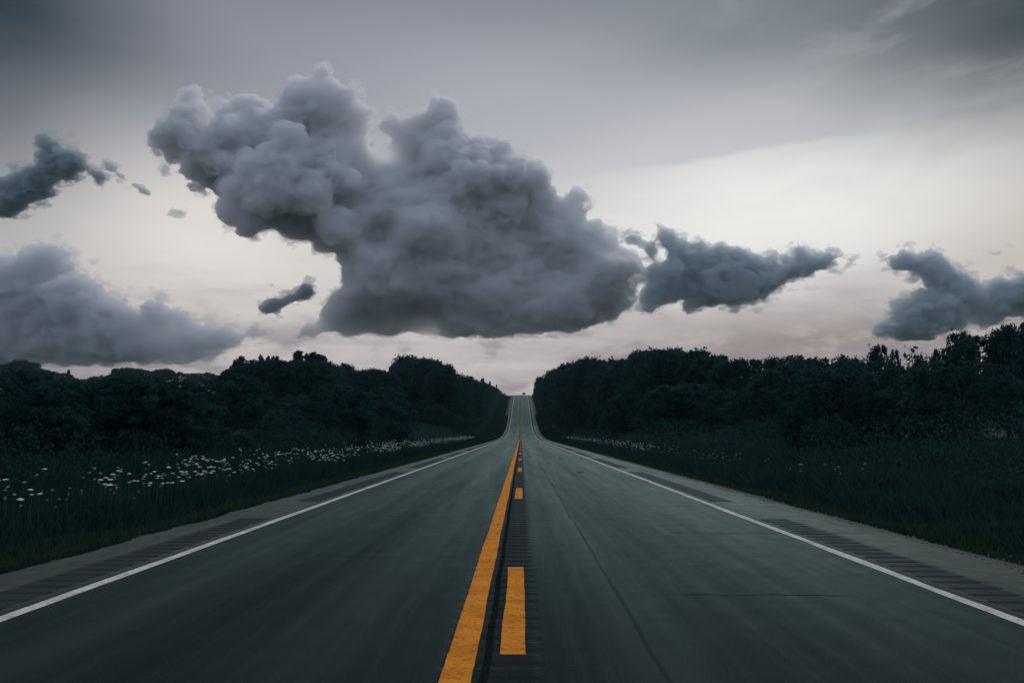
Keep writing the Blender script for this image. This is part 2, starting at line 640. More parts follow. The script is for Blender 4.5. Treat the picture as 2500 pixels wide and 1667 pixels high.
TAIL_L = vp(235,370, 252,368, 273,390, 302,411, 336,437, 349,450, 338,452, 310,433, 286,424, 264,404, 244,387)
BANK_L = vp(-160,560, 0,571, 21,581, 34,592, 38,567, 55,556, 75,563, 101,567, 114,559, 138,571, 168,592, 181,613, 218,630, 244,655, 261,680, 294,693, 315,714, 325,722, 307,693, 310,680,
            332,690, 353,680, 373,693, 404,706, 441,726, 483,743, 525,745, 588,756, 630,760, 642,757, 646,769, 609,781, 546,802, 470,826, 400,836, 300,842, 200,842, 100,845, -160,845)
SMALL = vp(598,722, 594,710, 603,699, 612,690, 630,680, 651,680, 680,663, 709,655, 722,663, 720,676, 693,693, 663,709, 634,718, 609,731)

def cloud_pair(name, dens, col, aniso=0.35, thin=0.25):
    return cloud_material(name, dens, col, aniso), cloud_material(name + '_wisps', dens * thin, col, aniso)


if True:
    cm = cloud_pair('cloud_grey', 0.028, (0.981, 0.986, 0.994), 0.35, 0.28)
    cs = cloud_pair('cloud_slate', 0.034, (0.86, 0.90, 0.92), 0.35, 0.4)
    cd = cloud_pair('cloud_dark', 0.034, (0.70, 0.765, 0.79), 0.35, 0.4)
    cp = cloud_pair('cloud_scrap', 0.014, (0.88, 0.91, 0.93), 0.35, 0.4)
    cf = cloud_pair('cloud_far', 0.011, (0.92, 0.93, 0.95), 0.35, 0.25)
    make_cloud([MAIN], 6000.0, 2.6, 105, cm, 'huge billowing grey cumulus cloud hanging over the end of the road', 3, 1.0, 1.0, 1.0,
               lobes=((742, 385, 34, 165), (725, 418, 34, 165), (748, 452, 44, 160), (665, 452, 34, 160), (705, 500, 72, 150), (630, 500, 42, 145), (600, 540, 34, 125), (795, 515, 52, 140),
                      (640, 555, 50, 115), (845, 575, 50, 110), (880, 470, 30, 100), (1365, 590, 60, 30), (1180, 425, 70, 30)),
               thins=((950, 380, 60, 0.12), (870, 330, 60, 0.4), (780, 220, 80, 0.5), (600, 270, 70, 0.45), (1060, 270, 70, 0.5), (1010, 400, 40, 0.3),
                      (1400, 500, 50, 0.4), (1320, 540, 70, 0.55), (1490, 590, 50, 0.55), (470, 260, 40, 0.6), (820, 650, 60, 0.5), (900, 470, 50, 0.45), (560, 400, 90, 1.5), (900, 815, 70, 0.5), (1050, 820, 80, 0.5), (1200, 820, 80, 0.5), (1350, 815, 80, 0.5), (780, 800, 50, 0.5)))
    make_cloud([SCUD_R], 5200.0, 2.1, 46, cs, 'ragged slate cloud trailing off the right end of the huge cumulus', 8, 1.2, 0.7, 1.5,
               holes=(vp(1512,560, 1530,566, 1534,590, 1520,604, 1506,590),), thins=((1560, 600, 60, 0.3), (1900, 640, 60, 0.6)))
    make_cloud([DARK_R], 5000.0, 2.2, 52, cs, 'dark slate cloud low over the tall trees at the right edge', 12, 1.2, 0.7, 1.3)
    make_cloud([DARK_R2], 5000.0, 1.8, 9, cs, 'tiny dark puff just left of the slate cloud at the right edge', 13, 1.2, 0.4, 1.0)
    make_cloud([DARK_L], 4600.0, 2.1, 34, cd, 'dark slanting cloud at the upper left edge of the sky', 21, 1.2, 0.6, 1.5, thins=((150, 350, 50, 0.5), (230, 410, 40, 0.4)))
    make_cloud([TAIL_L], 4600.0, 1.8, 13, cs, 'thin slanting streak of cloud between the upper left cloud and the cumulus', 22, 1.2, 0.5, 1.1)
    def puff_at(x, y, w, h, D, label, seed, mat):
        rg_ = random.Random(seed)
        P = []
        for k in range(12):
            a_ = k / 12 * 6.283
            q_ = 0.75 + 0.5 * rg_.random()
            P.append((x + w * q_ * math.cos(a_), y + h * q_ * math.sin(a_)))
        make_cloud([P], D, 1.7, min(w, h) * .8, mat, label, seed, 1.2, 0.4, 0.9)
    puff_at(431, 522, 22, 10, 5200.0, 'small torn grey puff below the thin slanting streak of cloud', 51, cf)
    puff_at(587, 766, 8, 8, 5600.0, 'tiny grey puff left of the small dark slanting cloud', 52, cp)
    puff_at(2421, 616, 22, 8, 5000.0, 'small dark scrap above the slate cloud at the right edge', 53, cp)
    puff_at(2464, 603, 11, 5, 5000.0, 'tiny scrap right of the small dark scrap, far right', 54, cp)
    puff_at(405, 420, 12, 14, 6000.0, 'slender dark scrap off the left tip of the huge cumulus', 55, cp)
    puff_at(1955, 705, 38, 8, 5400.0, 'thin torn scrap under the trailing end of the ragged slate cloud', 56, cp)
    make_cloud([BANK_L], 11000.0, 2.8, 85, cf, 'pale grey cloud bank sloping down to the hills on the left', 34, 1.0, 1.1, 1.5, thins=((600, 800, 90, 0.35), (420, 830, 90, 0.6)))
    make_cloud([SMALL], 5600.0, 2.0, 24, cd, 'small dark slanting cloud just left of the huge cumulus base', 41, 1.2, 0.5, 1.2)
# ------------------------------------------------------------------ lie of the land
_yy = np.arange(-200.0, 5200.0, 2.0)
_cp = np.array([(-300, 0), (150, 0), (173, .05), (212, .5), (245, 1.4), (278, 3.0), (310, 5.9), (342, 9.2), (391, 14.6), (440, 19.2), (480, 22.2),
                (518, 24.5), (555, 25.9), (590, 26.2), (640, 25), (750, 19), (1000, 10), (1400, 5), (6000, 4)], float)
_zz = np.interp(_yy, _cp[:, 0], _cp[:, 1])
_k = np.exp(-0.5 * (np.arange(-24, 25) * 2.0 / 9.0) ** 2)
_zz = np.convolve(np.pad(_zz, 24, 'edge'), _k / _k.sum(), 'valid')


def zroad(Y):
    return np.interp(Y, _yy, _zz)


ROAD_L, ROAD_R = -4.90, 4.85
_cx = np.array([0, 4.55, 4.86, 5.2, 5.8, 6.6, 8.0, 10.0, 13.0, 18.0, 26.0, 40.0, 70.0, 150.0, 300.0, 3000.0])
_cz = np.array([-.14, -.14, -.03, -.07, -.20, -.30, -.34, -.20, .15, .55, 1.0, 1.4, 1.8, 2.2, 3.0, 3.0])


def ground(X, Y):
    X, Y = np.asarray(X, float), np.asarray(Y, float)
    a = np.abs(X)
    z = zroad(Y) + np.interp(a, _cx, _cz)
    w = np.clip((a - 12) / 60, 0, 1)
    z = z + w * (0.7 * np.sin(X * .043 + Y * .021) + 0.5 * np.sin(X * .017 - Y * .037 + 1.3))
    w2 = np.clip((a - 5.3) / 2.0, 0, 1)
    return z + w2 * 0.05 * (np.sin(X * 1.9 + Y * 1.1) + np.sin(X * .7 - Y * 1.7))


# ------------------------------------------------------------------ ground
def ground_material():
    m = bpy.data.materials.new('verge_soil')
    m.use_nodes = True
    t = m.node_tree
    E.tree = t
    b = t.nodes['Principled BSDF']
    g = t.nodes.new('ShaderNodeNewGeometry')
    sp = t.nodes.new('ShaderNodeSeparateXYZ')
    t.links.new(g.outputs['Position'], sp.inputs[0])
    X = E(sp.outputs[0])
    n1 = noise_node(t, g.outputs['Position'], 0.5, 6, 0.6)
    n2 = noise_node(t, g.outputs['Position'], 6.0, 5, 0.65)
    n3 = noise_node(t, g.outputs['Position'], 26.0, 3, 0.6)
    grass = mixc(t, sstep(n1, .3, .7, t), (0.020, 0.038, 0.024, 1), (0.036, 0.050, 0.028, 1))
    grav = mixc(t, sstep(n2, .3, .7, t), (0.060, 0.064, 0.056, 1), (0.125, 0.122, 0.100, 1))
    grav = mixc(t, sstep(n3, .52, .7, t) * 0.7, grav, (0.19, 0.18, 0.155, 1))
    edge = X + (n2 - 0.5) * 0.7 + (n1 - 0.5) * 0.5
    right = sstep(edge, 4.6, 4.7, t) * (1.0 - sstep(edge, 5.35, 5.85, t))
    left = (1.0 - sstep(edge, -4.95, -4.8, t)) * sstep(edge, -5.25, -5.05, t)
    c = mixc(t, E.op('MAXIMUM', right, left * 0.8), grass, grav)
    t.links.new(c, b.inputs['Base Color'])
    b.inputs['Roughness'].default_value = 0.95
    b.inputs['Specular IOR Level'].default_value = 0.15
    bp = t.nodes.new('ShaderNodeBump')
    bp.inputs['Strength'].default_value = 0.7
    bp.inputs['Distance'].default_value = 0.05
    t.links.new((n2 + n3 * 0.6).k, bp.inputs['Height'])
    t.links.new(bp.outputs[0], b.inputs['Normal'])
    return m


xs = np.array([4.5, 4.84, 5.0, 5.3, 5.8, 6.5, 7.4, 8.5, 10, 12, 14.5, 18, 23, 29, 37, 48, 62, 80, 105, 140, 185, 240, 310, 400, 520, 700, 1000, 1600, 2500])
xs = np.concatenate([-xs[::-1], [-2.0, 0.0, 2.0], xs])
ys = np.concatenate([np.arange(-60, 200, 3.0), np.arange(200, 680, 5.0), np.geomspace(680, 3900, 30)])
GX, GY = np.meshgrid(xs, ys, indexing='ij')
GZ = ground(GX, GY)
ny = len(ys)
ii, jj = np.meshgrid(np.arange(len(xs) - 1), np.arange(ny - 1), indexing='ij')
q = (ii * ny + jj).ravel()
o = obj('ground', mesh_np('ground', np.stack([GX.ravel(), GY.ravel(), GZ.ravel()], 1), np.stack([q, q + ny, q + ny + 1, q + 1], 1), ground_material(), None, True))
tag(o, kind='structure')

# ------------------------------------------------------------------ road: real rumble grooves milled into the shoulders and the centre
PER = 0.305
N_Y = int(640 / PER)
base_y = -6.0 + np.arange(N_Y) * PER
ry = (base_y[:, None] + np.array([0.0, 0.045, 0.115, 0.16])[None, :]).ravel()
groove = np.tile(np.array([0.0, 1.0, 1.0, 0.0]), N_Y)
groove2 = groove


def seg_mask(Y):
    ph = np.mod(Y - 16.75, 15.95)
    return ((ph < 12.75) | (Y < 5)).astype(float)


seg = seg_mask(ry)
zr = zroad(ry)
DEEP = 0.010
rx = np.array([-4.90, -4.46, -4.40, -3.97, -3.91, -3.83, -3.70, -1.8, -0.50, -0.45, -0.335, -0.24, -0.17, -0.13, 0.03, 0.09, 0.14, 0.775, 1.9, 3.49, 3.61, 3.68, 3.73, 4.14, 4.20, 4.85])


def col_depth(x):
    if -4.41 < x < -3.96 or 3.72 < x < 4.15:
        return groove * seg * DEEP
    if -0.46 < x < 0.10:
        return groove2 * DEEP * (0.55 if x < -0.2 else 0.75)
    return groove * 0.0


RZ = np.stack([zr - col_depth(x) for x in rx], 0)
edge_w = 0.035 * np.convolve(RNG.standard_normal(len(ry)), np.ones(9) / 3.0, 'same')


def asphalt_material():
    m = bpy.data.materials.new('asphalt')
    m.use_nodes = True
    t = m.node_tree
    E.tree = t
    b = t.nodes['Principled BSDF']
    g = t.nodes.new('ShaderNodeNewGeometry')
    sp = t.nodes.new('ShaderNodeSeparateXYZ')
    t.links.new(g.outputs['Position'], sp.inputs[0])
    X, Y = E(sp.outputs[0]), E(sp.outputs[1])
    pos = g.outputs['Position']
    fine = noise_node(t, pos, 90.0, 3, 0.7)
    mid = noise_node(t, pos, 3.0, 5, 0.6)
    lng = noise_node(t, combine(t, X * 1.6, Y * 0.05, 0.0), 1.0, 5, 0.6)
    lng2 = noise_node(t, combine(t, X * 7.0, Y * 0.22, 3.0), 1.0, 4, 0.6)
    lane = mixc(t, sstep(lng, .35, .68, t), (0.009, 0.019, 0.023, 1), (0.018, 0.031, 0.033, 1))
    lane = mixc(t, sstep(lng2, .45, .75, t) * 0.5, lane, (0.036, 0.046, 0.041, 1))
    # worn wheel paths, darker oil band between them
    def band(c, w):
        u = (X - c) / w
        return E.op('EXPONENT', u * u * -1.0)
    lane = mixc(t, (band(-2.1, .55) + band(1.75, .55)) * 0.35, lane, (0.008, 0.013, 0.015, 1))
    lane = mixc(t, (band(-2.95, .35) + band(-1.15, .32) + band(0.72, .2) + band(2.75, .35)) * 0.30, lane, (0.042, 0.052, 0.046, 1))
    sh = mixc(t, sstep(mid, .3, .7, t), (0.052, 0.059, 0.053, 1), (0.074, 0.080, 0.070, 1))
    ax = X + (mid - .5) * 0.03
    out = E.op('MAXIMUM', sstep(ax, 3.66, 3.72, t), 1.0 - sstep(ax, -3.9, -3.84, t))
    c = mixc(t, out, lane, sh)
    # milled strips are darker than the shoulder
    ph = E.op('FLOORED_MODULO', Y - 16.75, 15.95)
    sg = 1.0 - sstep(ph, 12.73, 12.78, t)
    rum = E.op('MAXIMUM', sstep(X, 3.71, 3.74, t) * (1.0 - sstep(X, 4.13, 4.16, t)), sstep(X, -4.42, -4.39, t) * (1.0 - sstep(X, -3.98, -3.95, t))) * sg
    c = mixc(t, rum * 0.75, c, (0.026, 0.034, 0.035, 1))
    # dark sealed joint beside the solid line, and the sealed strip around the centre
    jw = noise_node(t, combine(t, 0.0, Y * 0.8, 1.0), 1.0, 4, 0.6) - 0.5
    xj = X + jw * 0.05
    cen = sstep(X, -0.31, -0.29, t) * (1.0 - sstep(X, 0.06, 0.10, t))
    c = mixc(t, cen * 0.6, c, (0.017, 0.023, 0.025, 1))
    jt = sstep(xj, -0.235, -0.222, t) * (1.0 - sstep(xj, -0.185, -0.172, t))
    c = mixc(t, jt, c, (0.005, 0.008, 0.009, 1))
    dull = E.op('MAXIMUM', jt * 0.95, E.op('MAXIMUM', cen * 0.5, rum * 0.4))
    # crack along the right lane
    w2 = noise_node(t, combine(t, 0.0, Y * 0.25, 7.0), 1.0, 5, 0.6) - 0.5
    xc = E.op('ABSOLUTE', X - 0.80 + w2 * 0.14)
    ck = (1.0 - sstep(xc, 0.006, 0.026, t)) * sstep(noise_node(t, combine(t, 0.0, Y * 0.5, 9.0), 1.0, 3, 0.5), .33, .48, t) * (1.0 - sstep(Y, 50.0, 70.0, t))
    c = mixc(t, ck * 0.45, c, (0.006, 0.009, 0.010, 1))
    dull = E.op('MAXIMUM', dull, ck * 0.4)
    # cracks across
    wob = (noise_node(t, combine(t, X * 1.2, 0.0, 2.0), 1.0, 5, 0.6) - 0.5) * 0.5
    brk = sstep(noise_node(t, combine(t, X * 1.1, Y * 0.4, 5.0), 1.0, 4, 0.6), .42, .55, t)
    for (yc, x0, x1, wd, amt) in ((20.1, -3.6, -0.5, .05, .8), (20.2, 0.6, 2.9, .05, .7), (15.8, 1.2, 4.8, .045, .7), (11.6, 1.9, 4.7, .05, .6), (7.2, 1.0, 2.7, .035, .7),
                                  (27.5, -3.5, -.6, .06, .5), (33.0, .3, 3.4, .07, .5), (46.0, -3.6, 3.4, .10, .45), (62.0, -3.6, 3.4, .12, .4), (9.3, -3.4, -1.2, .035, .4)):
        l = (1.0 - sstep(E.op('ABSOLUTE', Y - yc + wob), wd * .35, wd, t)) * sstep(X, x0 - .2, x0 + .2, t) * (1.0 - sstep(X, x1 - .2, x1 + .2, t))
        c = mixc(t, l * brk * amt, c, (0.006, 0.009, 0.010, 1))
        dull = E.op('MAXIMUM', dull, l * brk * amt)
    c = mixc(t, sstep(fine, .42, .7, t) * 0.4, c, (0.050, 0.060, 0.056, 1))
    c = mixc(t, (1.0 - sstep(fine, .3, .48, t)) * 0.5, c, (0.010, 0.013, 0.014, 1))
    t.links.new(c, b.inputs['Base Color'])
    b.inputs['Roughness'].default_value = 1.0
    b.inputs['Specular IOR Level'].default_value = 0.0
    # stone polished by tyres: a dull sheen that grows towards grazing sight
    gl = t.nodes.new('ShaderNodeBsdfGlossy')
    gl.inputs['Color'].default_value = (0.64, 0.90, 0.88, 1)
    rg = 0.42 + (lng - .5) * -0.26 + (mid - .5) * 0.12
    t.links.new(rg.k, gl.inputs['Roughness'])
    lw = t.nodes.new('ShaderNodeLayerWeight')
    lw.inputs['Blend'].default_value = 0.5
    wheel = band(-2.95, .35) + band(-1.15, .32) + band(0.72, .25) + band(2.75, .35)
    sheen = E.op('POWER', E(lw.outputs['Facing']), 9.0) * E.op('MAXIMUM', 0.20 + (lng - .5) * 0.34 + (lng2 - .5) * 0.14 + wheel * 0.035, 0.01) * (1.0 - dull) * (0.75 + (fine - .5) * 0.9 + (mid - .5) * 0.5)
    ms = t.nodes.new('ShaderNodeMixShader')
    t.links.new(sheen.k, ms.inputs[0])
    t.links.new(b.outputs[0], ms.inputs[1])
    t.links.new(gl.outputs[0], ms.inputs[2])
    t.links.new(ms.outputs[0], t.nodes['Material Output'].inputs[0])
    bp = t.nodes.new('ShaderNodeBump')
    bp.inputs['Strength'].default_value = 0.2
    bp.inputs['Distance'].default_value = 0.01
    t.links.new((fine + mid * 0.3).k, bp.inputs['Height'])
    t.links.new(bp.outputs[0], b.inputs['Normal'])
    return m


def strip(name, x_cols, rows, zcols, mat):
    """A sheet: one column of points per x, at every row index."""
    n = len(rows)
    V = np.concatenate([np.stack([np.broadcast_to(x, (n,)), ry[rows], z], 1) for x, z in zip(x_cols, zcols)])
    i, j = np.meshgrid(np.arange(len(x_cols) - 1), np.arange(n - 1), indexing='ij')
    a = (i * n + j).ravel()
    return mesh_np(name, V, np.stack([a, a + n, a + n + 1, a + 1], 1), mat)


allr = np.arange(len(ry))
xcols = [np.full(len(ry), x) for x in rx]
xcols[0] = xcols[0] + edge_w
xcols[-1] = xcols[-1] + edge_w[::-1]
tag(obj('road', strip('road', xcols, allr, list(RZ), asphalt_material())), kind='structure')


def paint(name, base, worn, wear, dirt=(0.05, 0.05, 0.045)):
    m = bpy.data.materials.new(name)
    m.use_nodes = True
    t = m.node_tree
    E.tree = t
    b = t.nodes['Principled BSDF']
    g = t.nodes.new('ShaderNodeNewGeometry')
    n1 = noise_node(t, g.outputs['Position'], 22.0, 6, 0.7)
    n2 = noise_node(t, g.outputs['Position'], 2.5, 4, 0.6)
    c = mixc(t, sstep(n2, .3, .7, t), (*base, 1), (*worn, 1))
    c = mixc(t, sstep(n1, .60 - wear, .74 - wear, t) * 0.8, c, (*dirt, 1))
    t.links.new(c, b.inputs['Base Color'])
    b.inputs['Roughness'].default_value = 0.8
    b.inputs['Specular IOR Level'].default_value = 0.06
    return m


yellow = paint('yellow_road_paint', (0.78, 0.275, 0.018), (0.58, 0.19, 0.012), 0.08, (0.13, 0.06, 0.012))
white = paint('white_road_paint', (0.66, 0.66, 0.62), (0.46, 0.46, 0.44), 0.08, (0.10, 0.10, 0.095))


def marking(name, x0, x1, y0, y1, mat, wav=0.003, lift=0.004):
    rows = np.nonzero((ry >= y0) & (ry <= y1))[0]
    if len(rows) < 2:
        return
    w = np.convolve(RNG.standard_normal(len(rows) + 20), np.ones(21) / 4.6, 'valid')[:len(rows)] * wav
    w2 = np.convolve(RNG.standard_normal(len(rows) + 20), np.ones(21) / 4.6, 'valid')[:len(rows)] * wav
    zc = []
    for x in (x0, (x0 + x1) / 2, x1):
        zc.append(zroad(ry[rows]) - col_depth(x)[rows] + lift)
    o = obj(name, strip(name, [x0 + w, (x0 + x1) / 2 + (w + w2) / 2, x1 + w2], rows, zc, mat))
    tag(o, kind='structure')


marking('edge_line', -3.817, -3.697, -6, 630, white)
marking('edge_line', 3.49, 3.61, -6, 630, white, 0.008)
marking('centre_line', -0.445, -0.335, -6, 168, yellow)
marking('centre_line', -0.335, -0.27, -6, 168, yellow, 0.003, 0.0045)
marking('centre_line', -0.13, 0.0, 168, 630, yellow)
for k in range(14):
    y0 = 5.2 + 12.2 * k
    marking('dashed_line', -0.125, 0.028, y0, y0 + 3.5, yellow)

# ------------------------------------------------------------------ leaves, trees and shrubs
def foliage_material(name, dark, light, rough=0.95):
    m = bpy.data.materials.new(name)
    m.use_nodes = True
    t = m.node_tree
    E.tree = t
    b = t.nodes['Principled BSDF']
    tc = t.nodes.new('ShaderNodeTexCoord')
    oi = t.nodes.new('ShaderNodeObjectInfo')
    n = noise_node(t, tc.outputs['Object'], 5.0, 4, 0.6)
    c = mixc(t, sstep(n + (E(oi.outputs['Random']) - .5) * .35, .3, .7, t), (*dark, 1), (*light, 1))
    t.links.new(c, b.inputs['Base Color'])
    b.inputs['Roughness'].default_value = rough
    b.inputs['Specular IOR Level'].default_value = 0.05
    tr = t.nodes.new('ShaderNodeBsdfTranslucent')
    t.links.new(c, tr.inputs[0])
    ms = t.nodes.new('ShaderNodeMixShader')
    ms.inputs[0].default_value = 0.45
    t.links.new(b.outputs[0], ms.inputs[1])
    t.links.new(tr.outputs[0], ms.inputs[2])
    t.links.new(ms.outputs[0], t.nodes['Material Output'].inputs[0])
    return m


leafm = foliage_material('broad_leaves', (0.019, 0.063, 0.067), (0.022, 0.068, 0.069))
needm = foliage_material('cedar_needles', (0.019, 0.061, 0.066), (0.022, 0.066, 0.068))
weedm = foliage_material('weed_leaves', (0.012, 0.039, 0.040), (0.017, 0.047, 0.043))
turfm = foliage_material('short_grass', (0.016, 0.040, 0.028), (0.026, 0.054, 0.032))
barkm = material('bark', (0.024, 0.032, 0.033), 0.9, 0.2, vary=0.4, scale=4.0)


def leaf_quads(C, size, rng, elong=1.7):
    """One leaf-shaped quad per centre, turned at random."""
    n = len(C)
    a = rng.standard_normal((n, 3))
    a /= np.linalg.norm(a, axis=1)[:, None]
    b = np.cross(a, rng.standard_normal((n, 3)))
    b /= np.linalg.norm(b, axis=1)[:, None]
    s = (size * (0.6 + 0.8 * rng.random(n)))[:, None]
    V = np.stack([C - a * s * elong * .5, C + b * s * .42, C + a * s * elong * .5, C - b * s * .42], 1).reshape(-1, 3)
    return V, np.arange(4 * n).reshape(n, 4)


def broad_proto(seed, n_leaf, w, low, leaf, nclump, loose=0.0):
    """Unit-height tree: crown mesh and trunk mesh. w = crown width, low = height of its skirt."""
    rng = np.random.default_rng(seed)
    cl = []
    for _ in range(nclump):
        th = rng.random() * 2 * math.pi
        zz = low + (0.97 - low) * rng.random() ** 0.8
        f = (zz - low) / (1 - low)
        rr = w * 0.5 * math.sqrt(max(0.05, 1 - (abs(f - 0.42) / 0.62) ** 2.2)) * (0.35 + 0.62 * rng.random() ** .6)
        r = (0.055 + 0.075 * rng.random()) * (1.0 - 0.35 * f)
        cl.append((rr * math.cos(th), rr * math.sin(th), min(zz, 1 - r * .8), r))
    for k in range(int(nclump * 1.8)):            # sprigs that stick out of the crown
        th = rng.random() * 2 * math.pi
        f = rng.random() ** 0.55
        zz = low + (1.0 - low) * f
        rr = w * 0.5 * math.sqrt(max(0.0, 1 - (abs(f - 0.42) / 0.60) ** 2.2)) * (0.98 + 0.34 * rng.random())
        r = 0.016 + 0.030 * rng.random()
        cl.append((rr * math.cos(th), rr * math.sin(th), min(zz, 1 - r * .6), r))
    cl = np.array(cl)
    wt = cl[:, 3] ** 1.7
    pick = rng.choice(len(cl), n_leaf, p=wt / wt.sum())
    d = rng.standard_normal((n_leaf, 3))
    d /= np.linalg.norm(d, axis=1)[:, None]
    rad = cl[pick, 3] * (0.35 + 0.90 * rng.random(n_leaf) ** .9) * (1 + loose * rng.random(n_leaf))
    C = cl[pick, :3] + d * rad[:, None] * np.array([1.15, 1.15, .85])
    sh = []
    for _ in range(70):                            # leafy shoots at the top and flanks
        th = rng.random() * 2 * math.pi
        f = 0.45 + 0.55 * rng.random() ** .7
        rr = w * 0.5 * math.sqrt(max(0.0, 1 - (abs(f - 0.42) / 0.60) ** 2.2)) * 0.95
        b0 = np.array([rr * math.cos(th), rr * math.sin(th), low + (1 - low) * f * .97])
        dr = np.array([.5 * math.cos(th), .5 * math.sin(th), .75]) + rng.standard_normal(3) * .25
        ln = 0.035 + 0.06 * rng.random()
        m_ = 22
        sh.append(b0 + dr * (ln * rng.random(m_))[:, None] + rng.standard_normal((m_, 3)) * .0065)
    C = np.concatenate([C] + sh)
    V, F = leaf_quads(C, leaf * .9, rng)
    crown = mesh_np('crown', V, F, leafm)
    mb = MB()
    lean = rng.standard_normal(2) * 0.02
    top = np.array([lean[0] * 3, lean[1] * 3, 0.78])
    mb.tube([(0, 0, -.03), (lean[0], lean[1], .12), (lean[0] * 2, lean[1] * 2, .42), top], [0.030, 0.022, 0.014, 0.004], 7)
    for c in cl[rng.permutation(len(cl))[:14]]:
        h = min(0.7, max(.1, c[2] * 0.62))
        b0 = np.array([lean[0] * h * 4, lean[1] * h * 4, h])
        mb.tube([b0, (b0 + c[:3]) / 2 + (0, 0, .015), c[:3]], [0.009, 0.006, 0.002], 5)
    return crown, mb.mesh('trunk', barkm)


def cedar_proto(seed, n_leaf, w):
    rng = np.random.default_rng(seed)
    C = []
    nb = 70
    mb = MB()
    mb.tube([(0, 0, -.03), (0, 0, .5), (0, 0, .98)], [.022, .014, .002], 6)
    for k in range(nb):
        z = 0.06 + 0.90 * (k / nb) ** 0.9
        th = k * 2.4 + rng.random() * .6
        L = w * .5 * (1.02 - z) ** 0.72 * (0.55 + 0.6 * rng.random()) + .012
        e = np.array([math.cos(th) * L, math.sin(th) * L, min(.99, z + L * .55)])
        s = np.array([0, 0, z])
        mb.tube([s, e], [.004, .001], 4)
        m = max(6, int(n_leaf / nb * (0.35 + 1.3 * (1 - z))))
        f = rng.random(m) ** .7
        P = s + (e - s) * f[:, None] + rng.standard_normal((m, 3)) * 0.014 * (1.3 - f)[:, None]
        C.append(P)
    C = np.concatenate(C)
    V, F = leaf_quads(C, .0125, rng, 2.2)
    return mesh_np('crown', V, F, needm), mb.mesh('trunk', barkm)


def sapling_proto(seed):
    rng = np.random.default_rng(seed)
    mb = MB()
    C = []
    for k in range(5):
        th = k * 1.3
        tip = np.array([math.cos(th) * .16 * (k > 0), math.sin(th) * .16 * (k > 0), 1.0 - .09 * k])
        base = np.array([0, 0, .12 + .06 * k])
        mid = (base + tip) / 2 + np.array([math.cos(th), math.sin(th), 0]) * .04
        mb.tube([base if k else (0, 0, -.03), mid, tip], [.012, .007, .001], 5)
        for _ in range(44):
            f = rng.random()
            p = base * (1 - f) + tip * f if f > .3 else mid
            C.append(p + rng.standard_normal(3) * .035)
    V, F = leaf_quads(np.array(C), .034, rng)
    return mesh_np('crown', V, F, leafm), mb.mesh('trunk', barkm)


BROAD = [broad_proto(100 + i, 15000, w, low, .018, nc, lo) for i, (w, low, nc, lo) in enumerate(
    ((.62, .06, 60, .1), (.70, .04, 70, .1), (.55, .08, 55, .3), (.66, .06, 64, .0), (.50, .10, 46, .5), (.74, .03, 70, .2)))]
NARROW = [broad_proto(140 + i, 10000, w, .05, .020, nc, lo) for i, (w, nc, lo) in enumerate(((.36, 42, .3), (.42, 46, .1), (.32, 34, .6)))]
OPEN = [broad_proto(200 + i, 5200, w, .05, .024, 34, .9) for i, w in enumerate((.52, .60, .46))]
SHRUB = [broad_proto(160 + i, 11000, w, .0, .028, 40, .3) for i, w in enumerate((1.1, 1.3, .95))]
CEDAR = [cedar_proto(180 + i, 11000, w) for i, w in enumerate((.34, .42, .28))]
SAP = [sapling_proto(190)]


def plant(name, proto, X, Y, H, wid, label, cat, group=None, rz=None, zoff=0.0):
    t = empty(name, (X, Y, float(ground(X, Y)) - .03 + zoff), random.random() * 6.28 if rz is None else rz)
    tag(t, label, cat, group)
    for part, me in (('crown', proto[0]), ('trunk', proto[1])):
        c = obj(part, me, t)
        c.scale = (H * wid, H * wid, H)
    return t


SKY_L = [(-60, 889), (0, 889), (50, 881), (60, 880), (90, 884), (100, 902), (125, 903), (150, 913), (185, 920), (215, 925), (240, 917), (270, 912), (277, 900), (310, 898), (345, 898),
         (360, 908), (380, 903), (415, 902), (440, 908), (470, 912), (510, 913), (545, 915), (560, 902), (572, 893), (588, 888), (604, 886), (640, 881), (690, 884), (720, 880), (750, 880), (785, 878), (800, 884),
         (806, 897), (820, 899), (838, 893), (855, 895), (872, 908), (905, 903), (925, 906), (950, 908), (956, 898), (975, 880), (985, 869), (995, 867), (1003, 881), (1020, 876), (1045, 876), (1060, 882),
         (1072, 893), (1085, 892), (1098, 888), (1103, 905), (1115, 913), (1130, 920), (1150, 926), (1165, 930), (1180, 933), (1200, 941), (1215, 948), (1225, 956), (1240, 963), (1250, 966)]
SKY_R = [(1293, 966), (1301, 961), (1305, 950), (1310, 936), (1317, 926), (1325, 926), (1335, 917), (1345, 913), (1360, 905), (1370, 898), (1390, 891), (1405, 886), (1420, 884), (1440, 878), (1450, 881), (1460, 891),
         (1475, 882), (1485, 882), (1495, 886), (1515, 889), (1530, 881), (1545, 873), (1553, 857), (1567, 852), (1580, 862), (1600, 858), (1630, 854), (1650, 855), (1665, 860), (1680, 862), (1700, 857), (1712, 858),
         (1720, 875), (1755, 872), (1775, 884), (1795, 882), (1825, 876), (1840, 885), (1865, 880), (1905, 870), (1935, 870), (1960, 878), (1990, 880), (2010, 876), (2075, 877), (2100, 882), (2120, 876),
         (2130, 857), (2145, 843), (2160, 850), (2170, 870), (2180, 853), (2190, 866), (2198, 896), (2215, 898), (2235, 893), (2255, 872), (2275, 853), (2300, 852), (2312, 868), (2325, 822), (2333, 800), (2345, 808),
         (2380, 825), (2420, 832), (2440, 814), (2455, 803), (2480, 791), (2500, 797), (2580, 785)]


